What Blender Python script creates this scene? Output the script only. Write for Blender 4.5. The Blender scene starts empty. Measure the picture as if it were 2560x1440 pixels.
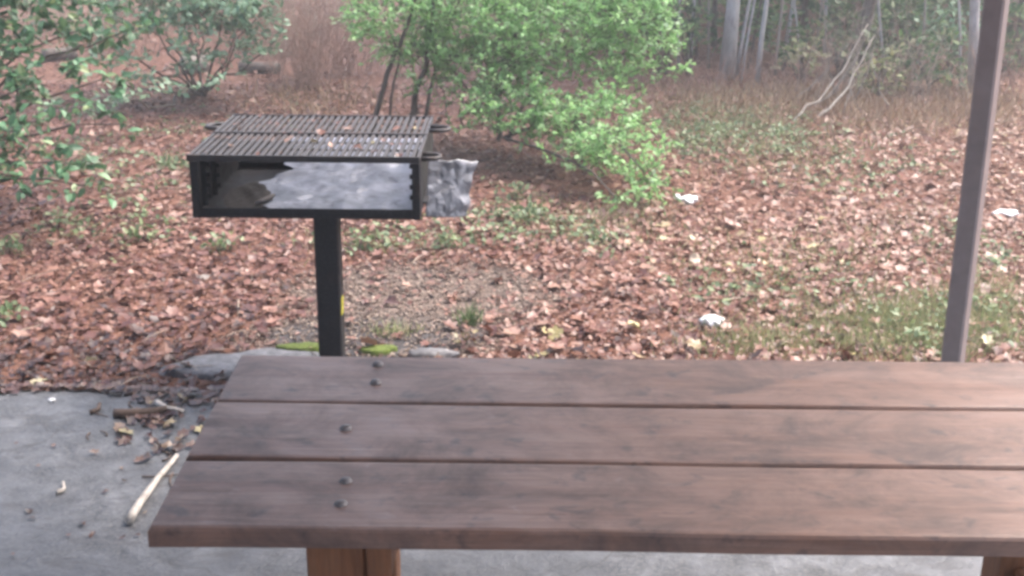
import bpy, math, random
import numpy as np
from mathutils import Vector, Matrix

random.seed(7)
rng = np.random.default_rng(7)
S = bpy.context.scene
COL = S.collection
R = math.radians

# ---------------------------------------------------------------- camera
F_PX, PITCH, ROLL, CAM_H = 3100.0, R(18.88), 0.0105, 1.762
CAM = Vector((0, 0, CAM_H))
FWD = Vector((0, math.cos(PITCH), -math.sin(PITCH)))
_U0 = Vector((0, math.sin(PITCH), math.cos(PITCH)))
_R0 = Vector((1, 0, 0))
RGT = math.cos(ROLL) * _R0 + math.sin(ROLL) * _U0
UPV = -math.sin(ROLL) * _R0 + math.cos(ROLL) * _U0
cd = bpy.data.cameras.new('camera')
cam = bpy.data.objects.new('camera', cd)
COL.objects.link(cam)
cam.matrix_world = Matrix((
    (RGT.x, UPV.x, -FWD.x, CAM.x), (RGT.y, UPV.y, -FWD.y, CAM.y),
    (RGT.z, UPV.z, -FWD.z, CAM.z), (0, 0, 0, 1)))
cd.sensor_width = 36.0
cd.lens = 36.0 * F_PX / 2560.0
cd.clip_start, cd.clip_end = 0.05, 1000
S.camera = cam
S.cycles.pixel_filter_type = 'BLACKMAN_HARRIS'
S.cycles.filter_width = 3.3
S.cycles.max_bounces = 8
S.cycles.transparent_max_bounces = 8

# ---------------------------------------------------------------- sky, sun, exposure
SUN_EL, SUN_AZ = R(58), R(62)          # azimuth clockwise from +Y (forward), to the right
w = bpy.data.worlds.new('World'); S.world = w; w.use_nodes = True
nt = w.node_tree
bg = nt.nodes['Background']
sky = nt.nodes.new('ShaderNodeTexSky')
sky.sky_type = 'NISHITA'; sky.sun_disc = False
sky.sun_elevation = SUN_EL; sky.sun_rotation = SUN_AZ
sky.air_density = 1.0; sky.dust_density = 6.0; sky.ozone_density = 1.5
nt.links.new(sky.outputs[0], bg.inputs[0])
bg.inputs[1].default_value = 0.15
ld = bpy.data.lights.new('sun', 'SUN'); ld.energy = 1.4; ld.angle = R(40); ld.color = (1.0, 0.96, 0.92)
sun = bpy.data.objects.new('sun', ld); COL.objects.link(sun)
sd = Vector((math.sin(SUN_AZ) * math.cos(SUN_EL), math.cos(SUN_AZ) * math.cos(SUN_EL), math.sin(SUN_EL)))
sun.rotation_euler = (-sd).to_track_quat('-Z', 'Y').to_euler()
S.view_settings.view_transform = 'Standard'
S.view_settings.look = 'None'
S.view_settings.gamma = 1.0
S.view_settings.use_curve_mapping = False
S.view_settings.exposure = 2.0
HAZE = 0.0095

# ---------------------------------------------------------------- placing helpers
def ray(px, py):
    return FWD + RGT * ((px - 1280) / F_PX) + UPV * ((720 - py) / F_PX)
def P(px, py, z=0.0):
    d = ray(px, py); t = (z - CAM.z) / d.z
    return CAM + d * t
def PD(px, py, Y):
    d = ray(px, py); return CAM + d * (Y / d.y)
def zc(p): return (Vector(p) - CAM).dot(FWD)
def pxsize(p, n): return n * zc(p) / F_PX

# ---------------------------------------------------------------- node helpers
def srgb(r, g, b):
    f = lambda c: (c / 255 / 12.92) if c / 255 <= 0.04045 else ((c / 255 + 0.055) / 1.055) ** 2.4
    return (f(r), f(g), f(b), 1)
class NT:
    def __init__(s, name):
        s.m = bpy.data.materials.new(name); s.m.use_nodes = True
        s.t = s.m.node_tree; s.bsdf = s.t.nodes['Principled BSDF']; s.out = s.t.nodes['Material Output']
    def n(s, typ, **kw):
        nd = s.t.nodes.new(typ)
        for k, v in kw.items(): setattr(nd, k, v)
        return nd
    def l(s, a, b): s.t.links.new(a, b)
    def coord(s, scale=(1, 1, 1), rot=(0, 0, 0), out='Object'):
        tc = s.n('ShaderNodeTexCoord'); mp = s.n('ShaderNodeMapping')
        mp.inputs['Scale'].default_value = scale; mp.inputs['Rotation'].default_value = rot
        s.l(tc.outputs[out], mp.inputs[0]); return mp.outputs[0]
    def noise(s, vec, scale, detail=4, rough=0.6, dist=0.0):
        nd = s.n('ShaderNodeTexNoise'); nd.inputs['Scale'].default_value = scale
        nd.inputs['Detail'].default_value = detail; nd.inputs['Roughness'].default_value = rough
        nd.inputs['Distortion'].default_value = dist
        if vec is not None: s.l(vec, nd.inputs['Vector'])
        return nd.outputs['Fac']
    def ramp(s, fac, stops, interp='LINEAR'):
        nd = s.n('ShaderNodeValToRGB'); cr = nd.color_ramp; cr.interpolation = interp
        while len(cr.elements) < len(stops): cr.elements.new(0.5)
        for e, (p, c) in zip(cr.elements, stops):
            e.position = p; e.color = c if len(c) == 4 else (*c, 1)
        s.l(fac, nd.inputs[0]); return nd.outputs[0]
    def gray(s, fac, p0, p1, v0=0.0, v1=1.0):
        return s.ramp(fac, [(p0, (v0, v0, v0, 1)), (p1, (v1, v1, v1, 1))])
    def mix(s, fac, a, b, blend='MIX'):
        nd = s.n('ShaderNodeMix'); nd.data_type = 'RGBA'; nd.blend_type = blend
        for sock, v in ((nd.inputs[0], fac), (nd.inputs[6], a), (nd.inputs[7], b)):
            if hasattr(v, 'node'): s.l(v, sock)
            else: sock.default_value = v
        return nd.outputs[2]
    def bump(s, h, strength=0.3, dist=0.01, prev=None):
        nd = s.n('ShaderNodeBump'); nd.inputs['Strength'].default_value = strength
        nd.inputs['Distance'].default_value = dist; s.l(h, nd.inputs['Height'])
        if prev is not None: s.l(prev, nd.inputs['Normal'])
        return nd.outputs[0]
    def set(s, **kw):
        for k, v in kw.items():
            sock = s.bsdf.inputs[k.replace('_', ' ')]
            if hasattr(v, 'node'): s.l(v, sock)
            else: sock.default_value = v
        return s

def leaf_mat(name, stops, rough=0.5, transl=0.3, source='attr', spec=0.5):
    m = NT(name)
    if source == 'attr':
        a = m.n('ShaderNodeAttribute'); a.attribute_name = 'rnd'; f = a.outputs['Fac']
    else:
        a = m.n('ShaderNodeObjectInfo'); f = a.outputs['Random']
    c = m.ramp(f, stops)
    v = m.coord(out='Object')
    nz = m.noise(v, 60, 3)
    c = m.mix(m.gray(nz, 0.3, 0.75, 0.0, 0.45), c, (0.5, 0.45, 0.42, 1), 'MULTIPLY')
    m.set(Base_Color=c, Roughness=rough, Specular_IOR_Level=spec)
    if transl > 0:
        t = m.n('ShaderNodeBsdfTranslucent'); m.l(c, t.inputs[0])
        mx = m.n('ShaderNodeMixShader'); mx.inputs[0].default_value = transl
        m.l(m.bsdf.outputs[0], mx.inputs[1]); m.l(t.outputs[0], mx.inputs[2]); m.l(mx.outputs[0], m.out.inputs[0])
    return m.m

# ---------------------------------------------------------------- materials
def mat_ground():
    m = NT('leafy_soil'); v = m.coord()
    n1 = m.noise(v, 3.0, 6, 0.65); n2 = m.noise(v, 45, 5, 0.7)
    c = m.ramp(n2, [(0.25, (0.055, 0.028, 0.021)), (0.5, (0.14, 0.070, 0.050)), (0.75, (0.27, 0.155, 0.115))])
    c = m.mix(m.gray(n1, 0.35, 0.7, 0, 0.6), c, (0.17, 0.085, 0.06, 1))
    # bare sandy patch and the dark ash-stained patch round the grill (distance masks on real ground)
    def mask(cx, cy, rx, ry, lo, hi):
        s = m.n('ShaderNodeVectorMath', operation='SUBTRACT'); s.inputs[1].default_value = (cx, cy, 0); m.l(v, s.inputs[0])
        d = m.n('ShaderNodeVectorMath', operation='MULTIPLY'); d.inputs[1].default_value = (1 / rx, 1 / ry, 0); m.l(s.outputs[0], d.inputs[0])
        L = m.n('ShaderNodeVectorMath', operation='LENGTH'); m.l(d.outputs[0], L.inputs[0])
        ad = m.n('ShaderNodeMath', operation='MULTIPLY_ADD'); ad.inputs[1].default_value = 0.9; m.l(n1, ad.inputs[0]); m.l(L.outputs['Value'], ad.inputs[2])
        hf = m.n('ShaderNodeMath', operation='MULTIPLY'); hf.inputs[1].default_value = 0.4; m.l(ad.outputs[0], hf.inputs[0])
        return m.gray(hf.outputs[0], lo * .4, hi * .4, 1, 0)
    sand = m.ramp(n2, [(0.3, (0.075, 0.053, 0.044)), (0.5, (0.150, 0.113, 0.094)), (0.7, (0.25, 0.195, 0.165))])
    p = SAND
    c = m.mix(mask(p[0], p[1], p[2], p[3], 1.2, 1.55), c, sand)
    ash = m.ramp(n2, [(0.25, (0.035, 0.033, 0.036)), (0.55, (0.085, 0.08, 0.083)), (0.85, (0.22, 0.21, 0.21))])
    p = ASH
    c = m.mix(mask(p[0], p[1], p[2], p[3], 1.25, 1.6), c, ash)
    h = m.noise(v, 90, 4, 0.7)
    m.set(Base_Color=c, Roughness=0.85, Specular_IOR_Level=0.15, Normal=m.bump(h, 0.6, 0.02))
    return m.m
def mat_concrete():
    m = NT('weathered_concrete'); v = m.coord()
    n1 = m.noise(v, 1.3, 6, 0.62, 0.4); n2 = m.noise(v, 9, 8, 0.72, 0.3); n3 = m.noise(v, 90, 4, 0.7)
    vs = m.coord(scale=(1.0, 3.2, 1), rot=(0, 0, .15)); st = m.noise(vs, 3.0, 8, 0.75, 0.9)
    c = m.ramp(n2, [(0.36, (0.034, 0.036, 0.042)), (0.5, (0.076, 0.080, 0.091)), (0.64, (0.150, 0.156, 0.172))])
    c = m.mix(m.gray(n3, 0.45, 0.62, 0, 0.45), c, (0.22, 0.215, 0.21, 1))
    c = m.mix(m.gray(n1, 0.42, 0.62, 0, 0.6), c, (0.075, 0.077, 0.088, 1))
    c = m.mix(m.gray(st, 0.53, 0.64, 0, 0.8), c, (0.050, 0.047, 0.050, 1))
    # thin hairline cracks
    vo = m.n('ShaderNodeTexVoronoi', feature='DISTANCE_TO_EDGE'); vo.inputs['Scale'].default_value = 1.1
    dv = m.n('ShaderNodeVectorMath', operation='ADD'); nz = m.n('ShaderNodeTexNoise'); nz.inputs['Scale'].default_value = 3.0; nz.inputs['Detail'].default_value = 5
    m.l(v, nz.inputs['Vector']); m.l(v, dv.inputs[0]); m.l(nz.outputs['Color'], dv.inputs[1]); m.l(dv.outputs[0], vo.inputs['Vector'])
    crk = m.gray(vo.outputs['Distance'], 0.0, 0.014, 1, 0)
    cm = m.n('ShaderNodeMath', operation='MULTIPLY'); m.l(crk, cm.inputs[0]); m.l(m.gray(n1, 0.40, 0.52), cm.inputs[1])
    c = m.mix(cm.outputs[0], c, (0.04, 0.038, 0.038, 1))
    rg = m.gray(n1, 0.35, 0.65, 0.62, 0.33)
    b = m.bump(n3, 0.4, 0.004); b = m.bump(n2, 0.6, 0.02, b)
    m.set(Base_Color=c, Roughness=rg, Normal=b)
    return m.m
def mat_wood(name, stain=1.0, top=True):
    m = NT(name)
    info = m.n('ShaderNodeObjectInfo')
    tc = m.n('ShaderNodeTexCoord'); ad = m.n('ShaderNodeVectorMath', operation='ADD')
    cmb = m.n('ShaderNodeCombineXYZ'); mu = m.n('ShaderNodeMath', operation='MULTIPLY'); mu.inputs[1].default_value = 37.0
    m.l(info.outputs['Random'], mu.inputs[0]); m.l(mu.outputs[0], cmb.inputs[0]); m.l(mu.outputs[0], cmb.inputs[1])
    m.l(tc.outputs['Object'], ad.inputs[0]); m.l(cmb.outputs[0], ad.inputs[1])
    def mapped(sc):
        mp = m.n('ShaderNodeMapping'); mp.inputs['Scale'].default_value = sc; m.l(ad.outputs[0], mp.inputs[0]); return mp.outputs[0]
    ax = (1.2, 16, 16) if top else (16, 16, 1.2)
    g1 = m.noise(mapped(ax), 3.0, 7, 0.65, 1.2)
    ax2 = (0.9, 5, 5) if top else (5, 5, 0.9)
    g2 = m.noise(mapped(ax2), 1.6, 5, 0.6, 0.6)
    ax3 = (3.2, 4.6, 4.6) if top else (6, 6, 2.2)
    s1 = m.noise(mapped(ax3), 1.5, 8, 0.72, 0.5)
    sp = m.noise(mapped((7, 10, 10) if top else (9, 9, 5)), 2.0, 5, 0.65, 0.4)
    fn = m.noise(mapped((6, 120, 120) if top else (120, 120, 6)), 2.0, 4, 0.6)
    if top:
        c = m.ramp(g1, [(0.25, (0.145, 0.070, 0.045)), (0.5, (0.215, 0.118, 0.083)), (0.75, (0.275, 0.168, 0.126))])
    else:
        c = m.ramp(g1, [(0.25, (0.13, 0.050, 0.022)), (0.5, (0.23, 0.095, 0.042)), (0.8, (0.31, 0.145, 0.07))])
    c = m.mix(m.gray(g2, 0.4, 0.7, 0, 0.45), c, (0.29, 0.195, 0.160, 1) if top else (0.16, 0.10, 0.07, 1))
    c = m.mix(m.gray(fn, 0.45, 0.75, 0, 0.35), c, (0.10, 0.06, 0.05, 1))
    c = m.mix(m.gray(s1, 0.44, 0.66, 0, 0.75 * stain), c, (0.058, 0.042, 0.039, 1))
    c = m.mix(m.gray(sp, 0.57, 0.68, 0, 0.6 * stain), c, (0.035, 0.030, 0.032, 1))
    c = m.mix(m.gray(sp, 0.28, 0.36, 0.22 * stain, 0), c, (0.40, 0.33, 0.32, 1))
    b = m.bump(fn, 0.25, 0.002); b = m.bump(g1, 0.25, 0.004, b)
    rg = m.gray(s1, 0.35, 0.7, 0.36, 0.6) if top else m.gray(s1, 0.4, 0.7, 0.6, 0.75)
    m.set(Base_Color=c, Roughness=rg, Normal=b, Specular_IOR_Level=0.6 if top else 0.3)
    return m.m
def mat_metal_black(name='sooty_steel', base=(0.017, 0.017, 0.020), rust=0.25, spec=0.3):
    m = NT(name); v = m.coord()
    n1 = m.noise(v, 14, 6, 0.7); n2 = m.noise(v, 130, 3, 0.6)
    c = m.mix(m.gray(n1, 0.5, 0.75, 0, rust), (*base, 1), (0.09, 0.05, 0.035, 1))
    c = m.mix(m.gray(n2, 0.5, 0.8, 0, 0.4), c, (0.10, 0.10, 0.105, 1))
    m.set(Base_Color=c, Roughness=m.gray(n1, 0.3, 0.7, 0.42, 0.7), Normal=m.bump(n2, 0.2, 0.002), Specular_IOR_Level=spec)
    return m.m
def mat_foil(name='crinkled_foil', k=1.0, metal=0.7):
    m = NT(name); v = m.coord()
    n1 = m.noise(v, 16, 6, 0.7, 0.8); n2 = m.noise(v, 9, 5, 0.65)
    vo = m.n('ShaderNodeTexVoronoi', feature='DISTANCE_TO_EDGE'); vo.inputs['Scale'].default_value = 14; m.l(v, vo.inputs['Vector'])
    c = m.ramp(n2, [(p_, tuple(q_ * k for q_ in c_)) for p_, c_ in ((0.33, (0.26, 0.265, 0.29)), (0.5, (0.43, 0.44, 0.49)), (0.65, (0.58, 0.59, 0.66)))])
    c = m.mix(m.gray(n1, 0.52, 0.66, 0, 0.6), c, (0.10, 0.095, 0.11, 1))
    b = m.bump(n1, 0.30, 0.01); b = m.bump(m.gray(vo.outputs['Distance'], 0, 0.25), 0.2, 0.006, b)
    m.set(Base_Color=c, Metallic=metal, Roughness=m.gray(n2, 0.3, 0.7, 0.36, 0.58), Normal=b)
    return m.m
def mat_simple(name, col, rough=0.6, nscale=20, var=0.35, metallic=0.0, spec=0.5, bump=0.2, transl=0):
    m = NT(name); v = m.coord(); n1 = m.noise(v, nscale, 5, 0.65)
    d = tuple(x * (1 - var) for x in col); u = tuple(min(1, x * (1 + var)) for x in col)
    c = m.ramp(n1, [(0.28, d), (0.72, u)])
    m.set(Base_Color=c, Roughness=rough, Metallic=metallic, Specular_IOR_Level=spec, Normal=m.bump(n1, bump, 0.005))
    return m.m
def mat_bark(name, a, b, lich=0.3):
    m = NT(name); v = m.coord(scale=(1, 1, 0.25)); n1 = m.noise(v, 30, 6, 0.7); n2 = m.noise(m.coord(), 6, 4, 0.6)
    c = m.ramp(n1, [(0.3, a), (0.7, b)])
    c = m.mix(m.gray(n2, 0.5, 0.7, 0, lich), c, (0.38, 0.42, 0.38, 1))
    m.set(Base_Color=c, Roughness=0.8, Normal=m.bump(n1, 0.6, 0.02))
    return m.m

# zones on the ground (centre x, y, radius x, y), metres
_a = P(1060, 715); SAND = (_a.x, _a.y, 0.62, 0.42)
_a = P(930, 815);  ASH = (_a.x, _a.y - 0.03, 0.50, 0.27)

_a = P(668, 886); FOOT = (_a.x, _a.y, .33, .17)

M = {}
M['ground'] = mat_ground(); M['concrete'] = mat_concrete()
M['wood'] = mat_wood('stained_plank_wood'); M['wood_leg'] = mat_wood('reddish_timber', 0.25, False)
M['steel'] = mat_metal_black(); M['grate'] = mat_metal_black('wet_grate_steel', (0.040, 0.037, 0.040), 0.6, 0.35)
M['foil'] = mat_foil()
M['bolt'] = mat_simple('galvanised_bolt', (0.20, 0.18, 0.175), 0.55, 60, 0.3, 0.5)
M['pole'] = mat_simple('brown_painted_steel', (0.21, 0.17, 0.165), 0.42, 14, 0.16, 0.0, 0.5, 0.05)
M['paper'] = mat_simple('white_paper', (0.80, 0.80, 0.80), 0.6, 30, 0.06)
M['cup'] = mat_simple('white_foam', (0.82, 0.82, 0.82), 0.45, 30, 0.05)
M['stick'] = mat_simple('barkless_stick', (0.40, 0.36, 0.32), 0.7, 16, 0.6)
M['twig'] = mat_simple('brown_twig', (0.10, 0.065, 0.048), 0.75, 40, 0.4)
M['moss'] = mat_simple('green_moss', (0.085, 0.115, 0.02), 0.95, 120, 0.6, bump=0.9)
M['tape'] = mat_simple('yellow_sticker', (0.62, 0.55, 0.06), 0.5, 30, 0.15)
M['ash'] = mat_simple('charcoal_ash', (0.042, 0.037, 0.037), 0.9, 50, 0.6, bump=0.8)
M['rock'] = mat_simple('broken_concrete', (0.13, 0.127, 0.135), 0.6, 30, 0.6, bump=0.6)
M['roof'] = mat_simple('shelter_roof_boards', (0.16, 0.12, 0.10), 0.7, 8, 0.2)
M['bark_pale'] = mat_bark('pale_grey_bark', (0.20, 0.185, 0.18, 1), (0.46, 0.44, 0.43, 1))
M['bark_mid'] = mat_bark('grey_brown_bark', (0.13, 0.11, 0.095, 1), (0.30, 0.26, 0.22, 1), 0.2)
M['bark_dark'] = mat_bark('dark_brown_bark', (0.055, 0.040, 0.033, 1), (0.15, 0.115, 0.095, 1), 0.15)
M['bark_stem'] = mat_bark('shrub_stem_bark', (0.035, 0.028, 0.022, 1), (0.09, 0.07, 0.055, 1), 0.1)
M['brush'] = mat_simple('bare_reddish_twigs', (0.29, 0.18, 0.14), 0.7, 20, 0.4)
M['brush_pale'] = mat_simple('bare_tan_twigs', (0.32, 0.25, 0.19), 0.7, 20, 0.35)
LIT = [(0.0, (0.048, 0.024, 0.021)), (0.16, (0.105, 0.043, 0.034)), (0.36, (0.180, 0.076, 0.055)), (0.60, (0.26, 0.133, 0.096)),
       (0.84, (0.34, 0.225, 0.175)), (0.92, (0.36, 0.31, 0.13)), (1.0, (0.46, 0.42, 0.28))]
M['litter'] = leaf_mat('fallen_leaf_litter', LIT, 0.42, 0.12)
WET = [(0.0, (0.030, 0.017, 0.015)), (0.35, (0.085, 0.040, 0.032)), (0.7, (0.17, 0.095, 0.072)), (0.93, (0.28, 0.20, 0.15)), (1.0, (0.34, 0.30, 0.15))]
M['wet_one'] = leaf_mat('wet_fallen_leaf', WET, 0.35, 0.08, 'obj')
M['wet'] = leaf_mat('wet_leaf_rim', WET, 0.35, 0.08)
M['litter_one'] = leaf_mat('fallen_leaf', LIT, 0.40, 0.12, 'obj')
GR = [(0.0, (0.045, 0.115, 0.058)), (0.5, (0.085, 0.205, 0.095)), (0.85, (0.14, 0.29, 0.15)), (1.0, (0.27, 0.34, 0.15))]
M['holly'] = leaf_mat('dark_evergreen_leaf', GR, 0.42, 0.3)
M['holly_one'] = leaf_mat('dark_evergreen_leaf_single', GR, 0.42, 0.3, 'obj')
M['pale_green'] = leaf_mat('grey_green_leaf', [(0, (0.13, 0.25, 0.15)), (0.6, (0.23, 0.38, 0.24)), (1, (0.34, 0.47, 0.32))], 0.4, 0.4)
M['bright'] = leaf_mat('fresh_green_leaf', [(0, (0.19, 0.37, 0.13)), (0.5, (0.29, 0.54, 0.20)), (0.9, (0.38, 0.62, 0.28)), (1, (0.52, 0.68, 0.42))], 0.4, 0.5)
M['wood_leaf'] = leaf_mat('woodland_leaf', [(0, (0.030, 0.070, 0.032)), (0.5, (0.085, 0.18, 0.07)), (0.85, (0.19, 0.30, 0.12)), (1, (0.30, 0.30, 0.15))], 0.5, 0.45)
M['grass'] = leaf_mat('grass_blade', [(0, (0.17, 0.22, 0.09)), (0.5, (0.29, 0.33, 0.15)), (0.8, (0.40, 0.39, 0.22)), (1, (0.50, 0.42, 0.28))], 0.5, 0.35)
M['weed'] = leaf_mat('weed_leaf', [(0, (0.08, 0.13, 0.06)), (0.6, (0.15, 0.22, 0.10)), (1, (0.27, 0.32, 0.16))], 0.45, 0.3)

# ---------------------------------------------------------------- mesh helpers
class MB:
    def __init__(s): s.v = []; s.f = []; s.sm = []
    def add(s, vs, fs, smooth=False):
        o = len(s.v); s.v += [tuple(p) for p in vs]
        s.f += [tuple(i + o for i in f) for f in fs]; s.sm += [smooth] * len(fs); return s
    def box(s, c, d, rot=None, bev=0.0):
        x, y, z = (k / 2 for k in d)
        if bev <= 0:
            vs = [Vector((sx * x, sy * y, sz * z)) for sz in (-1, 1) for sy in (-1, 1) for sx in (-1, 1)]
            fs = [(0, 2, 3, 1), (4, 5, 7, 6), (0, 1, 5, 4), (2, 6, 7, 3), (0, 4, 6, 2), (1, 3, 7, 5)]
        else:                       # chamfered along all edges (24 verts)
            b = bev; vs = []; idx = {}
            for sx in (-1, 1):
                for sy in (-1, 1):
                    for sz in (-1, 1):
                        for a in range(3):
                            p = [sx * (x - b), sy * (y - b), sz * (z - b)]
                            p[a] = (sx * x, sy * y, sz * z)[a]
                            idx[(sx, sy, sz, a)] = len(vs); vs.append(Vector(p))
            fs = []
            I = lambda *k: idx[k]
            for q in (-1, 1):
                fs.append((I(q, -1, -1, 0), I(q, 1, -1, 0), I(q, 1, 1, 0), I(q, -1, 1, 0)))
                fs.append((I(-1, q, -1, 1), I(1, q, -1, 1), I(1, q, 1, 1), I(-1, q, 1, 1)))
                fs.append((I(-1, -1, q, 2), I(1, -1, q, 2), I(1, 1, q, 2), I(-1, 1, q, 2)))
            for q in (-1, 1):
                for r in (-1, 1):
                    fs.append((I(q, r, -1, 0), I(q, r, 1, 0), I(q, r, 1, 1), I(q, r, -1, 1)))
                    fs.append((I(q, -1, r, 0), I(q, 1, r, 0), I(q, 1, r, 2), I(q, -1, r, 2)))
                    fs.append((I(-1, q, r, 1), I(1, q, r, 1), I(1, q, r, 2), I(-1, q, r, 2)))
            for sx in (-1, 1):
                for sy in (-1, 1):
                    for sz in (-1, 1):
                        fs.append((I(sx, sy, sz, 0), I(sx, sy, sz, 1), I(sx, sy, sz, 2)))
        if rot is not None: vs = [rot @ p for p in vs]
        return s.add([p + Vector(c) for p in vs], fs)
    def tube(s, pts, rad, n=6, cap=True):
        pts = [Vector(p) for p in pts]
        if not hasattr(rad, '__len__'): rad = [rad] * len(pts)
        vs = []; fs = []; k = len(pts)
        t0 = (pts[1] - pts[0]).normalized()
        a = t0.orthogonal().normalized()
        for i, p in enumerate(pts):
            t = (pts[min(i + 1, k - 1)] - pts[max(i - 1, 0)])
            t = t.normalized() if t.length > 1e-9 else t0
            a = (a - t * a.dot(t)).normalized(); b = t.cross(a)
            for j in range(n):
                an = 2 * math.pi * j / n
                vs.append(p + (a * math.cos(an) + b * math.sin(an)) * rad[i])
        for i in range(k - 1):
            for j in range(n):
                fs.append((i * n + j, i * n + (j + 1) % n, (i + 1) * n + (j + 1) % n, (i + 1) * n + j))
        if cap: fs += [tuple(reversed(range(n))), tuple(range((k - 1) * n, k * n))]
        return s.add(vs, fs, True)
    def grid(s, fn, nu, nv, smooth=True):
        vs = [fn(i / nu, j / nv) for j in range(nv + 1) for i in range(nu + 1)]
        fs = [(j * (nu + 1) + i, j * (nu + 1) + i + 1, (j + 1) * (nu + 1) + i + 1, (j + 1) * (nu + 1) + i) for j in range(nv) for i in range(nu)]
        return s.add(vs, fs, smooth)
    def build(s, name, mat, parent=None, origin=None, recalc=True):
        me = bpy.data.meshes.new(name)
        off = Vector(origin) if origin is not None else Vector((0, 0, 0))
        me.from_pydata([Vector(p) - off for p in s.v], [], s.f)
        me.polygons.foreach_set('use_smooth', s.sm)
        if recalc:
            import bmesh
            bm = bmesh.new(); bm.from_mesh(me); bmesh.ops.recalc_face_normals(bm, faces=bm.faces); bm.to_mesh(me); bm.free()
        me.materials.append(mat); me.update()
        o = bpy.data.objects.new(name, me); COL.objects.link(o)
        if parent is not None:
            o.parent = parent; o.location = off - Vector(parent.location)
        else: o.location = off
        return o
def tag(o, label=None, cat=None, group=None, kind=None):
    if label: o['label'] = label
    if cat: o['category'] = cat
    if group: o['group'] = group
    if kind: o['kind'] = kind
    return o
def empty(name, loc, label=None, cat=None, group=None):
    o = bpy.data.objects.new(name, None); o.empty_display_size = 0.1; COL.objects.link(o); o.location = loc
    return tag(o, label, cat, group)

# leaf templates: (verts Nx3, faces) ; unit length about 1, lying in XY, base at origin-ish
def lobed(seed, lobes=5, depth=0.4, w=0.62, curl=0.25):
    r = random.Random(seed); n = lobes * 2 + 2
    pts = []
    for i in range(n):
        t = i / n * 2 * math.pi
        rad = 1.0 if i % 2 == 0 else 1.0 - depth * r.uniform(0.6, 1.2)
        pts.append((math.cos(t) * 0.5 * rad, math.sin(t) * 0.5 * w * rad * r.uniform(0.85, 1.15)))
    vs = [(0, 0, 0)]
    cx, cy, tw = r.uniform(-curl, curl) * 1.5, r.uniform(0.2, 1) * curl * 3, r.uniform(-1, 1) * curl * 2
    vs += [(x, y, cx * x * x + cy * y * y + tw * x * y + r.uniform(-.03, .03)) for x, y in pts]
    fs = [(0, i + 1, (i + 1) % n + 1) for i in range(n)]
    return np.array(vs), fs
def oval(w=0.45, fold=0.2, droop=0.15):
    xs = [0, 0.3, 0.68, 1.0]; hw = [0, w / 2, w * 0.42, 0]
    vs = [(0, 0, 0), (0.3, -hw[1], fold * hw[1]), (0.3, 0, 0), (0.3, hw[1], fold * hw[1]),
          (0.68, -hw[2], fold * hw[2] - droop * .4), (0.68, 0, -droop * .4), (0.68, hw[2], fold * hw[2] - droop * .4), (1, 0, -droop)]
    fs = [(0, 1, 2), (0, 2, 3), (1, 4, 5, 2), (2, 5, 6, 3), (4, 7, 5), (5, 7, 6)]
    return np.array(vs), fs
def diamond(w=0.5, fold=0.25):
    return np.array([(0, 0, 0), (0.5, -w / 2, fold * w / 2), (1, 0, 0), (0.5, w / 2, fold * w / 2)]), [(0, 1, 2), (0, 2, 3)]
def blade():
    return np.array([(0, -.035, 0), (0, .035, 0), (0.5, .028, 0.08), (0.5, -.028, 0.08), (1, 0, 0.3)]), [(0, 1, 2, 3), (3, 2, 4)]

def rot_from(dirs, roll):
    """rotation matrices whose x axis = dirs (N,3), rolled about it"""
    d = dirs / np.linalg.norm(dirs, axis=1, keepdims=True)
    up = np.tile(np.array([0, 0, 1.0]), (len(d), 1)); up[np.abs(d[:, 2]) > 0.95] = (1, 0, 0)
    y = np.cross(up, d); y /= np.linalg.norm(y, axis=1, keepdims=True); z = np.cross(d, y)
    c, s = np.cos(roll)[:, None], np.sin(roll)[:, None]
    return np.stack([d, y * c + z * s, z * c - y * s], axis=2)
def flat_rot(n, tilt=0.35):
    a = rng.uniform(0, 2 * math.pi, n); dz = rng.normal(0, tilt, n)
    return rot_from(np.stack([np.cos(a), np.sin(a), dz], 1), rng.normal(0, tilt, n))
def scatter(name, temps, pos, rots, scale, mat, parent=None, rnd=None, which=None, kind='stuff'):
    pos = np.asarray(pos); N = len(pos)
    if rnd is None: rnd = rng.uniform(0, 1, N)
    if which is None: which = rng.integers(0, len(temps), N)
    V = []; L = []; LS = []; RN = []; off = 0
    for k, (tv, tf) in enumerate(temps):
        ix = np.where(which == k)[0]
        if not len(ix): continue
        vv = np.einsum('nij,mj->nmi', rots[ix], tv) * scale[ix][:, None, None] + pos[ix][:, None, :]
        V.append(vv.reshape(-1, 3)); RN.append(np.repeat(rnd[ix], len(tv)))
        fl = np.concatenate([np.array(f) for f in tf]); sizes = np.array([len(f) for f in tf])
        base = off + np.arange(len(ix)) * len(tv)
        L.append((base[:, None] + fl[None, :]).ravel()); LS.append(np.tile(sizes, len(ix)))
        off += len(ix) * len(tv)
    V = np.concatenate(V); L = np.concatenate(L); LS = np.concatenate(LS); RN = np.concatenate(RN)
    me = bpy.data.meshes.new(name)
    me.vertices.add(len(V)); me.loops.add(len(L)); me.polygons.add(len(LS))
    p0 = Vector(parent.location) if parent else Vector((0, 0, 0))
    me.vertices.foreach_set('co', (V - np.array(p0)).astype(np.float32).ravel())
    me.loops.foreach_set('vertex_index', L.astype(np.int32))
    me.polygons.foreach_set('loop_start', np.concatenate([[0], np.cumsum(LS)[:-1]]).astype(np.int32))
    at = me.attributes.new('rnd', 'FLOAT', 'POINT'); at.data.foreach_set('value', RN.astype(np.float32))
    me.update(calc_edges=True); me.materials.append(mat)
    o = bpy.data.objects.new(name, me); COL.objects.link(o)
    if parent: o.parent = parent
    if kind: o['kind'] = kind
    return o
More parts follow.
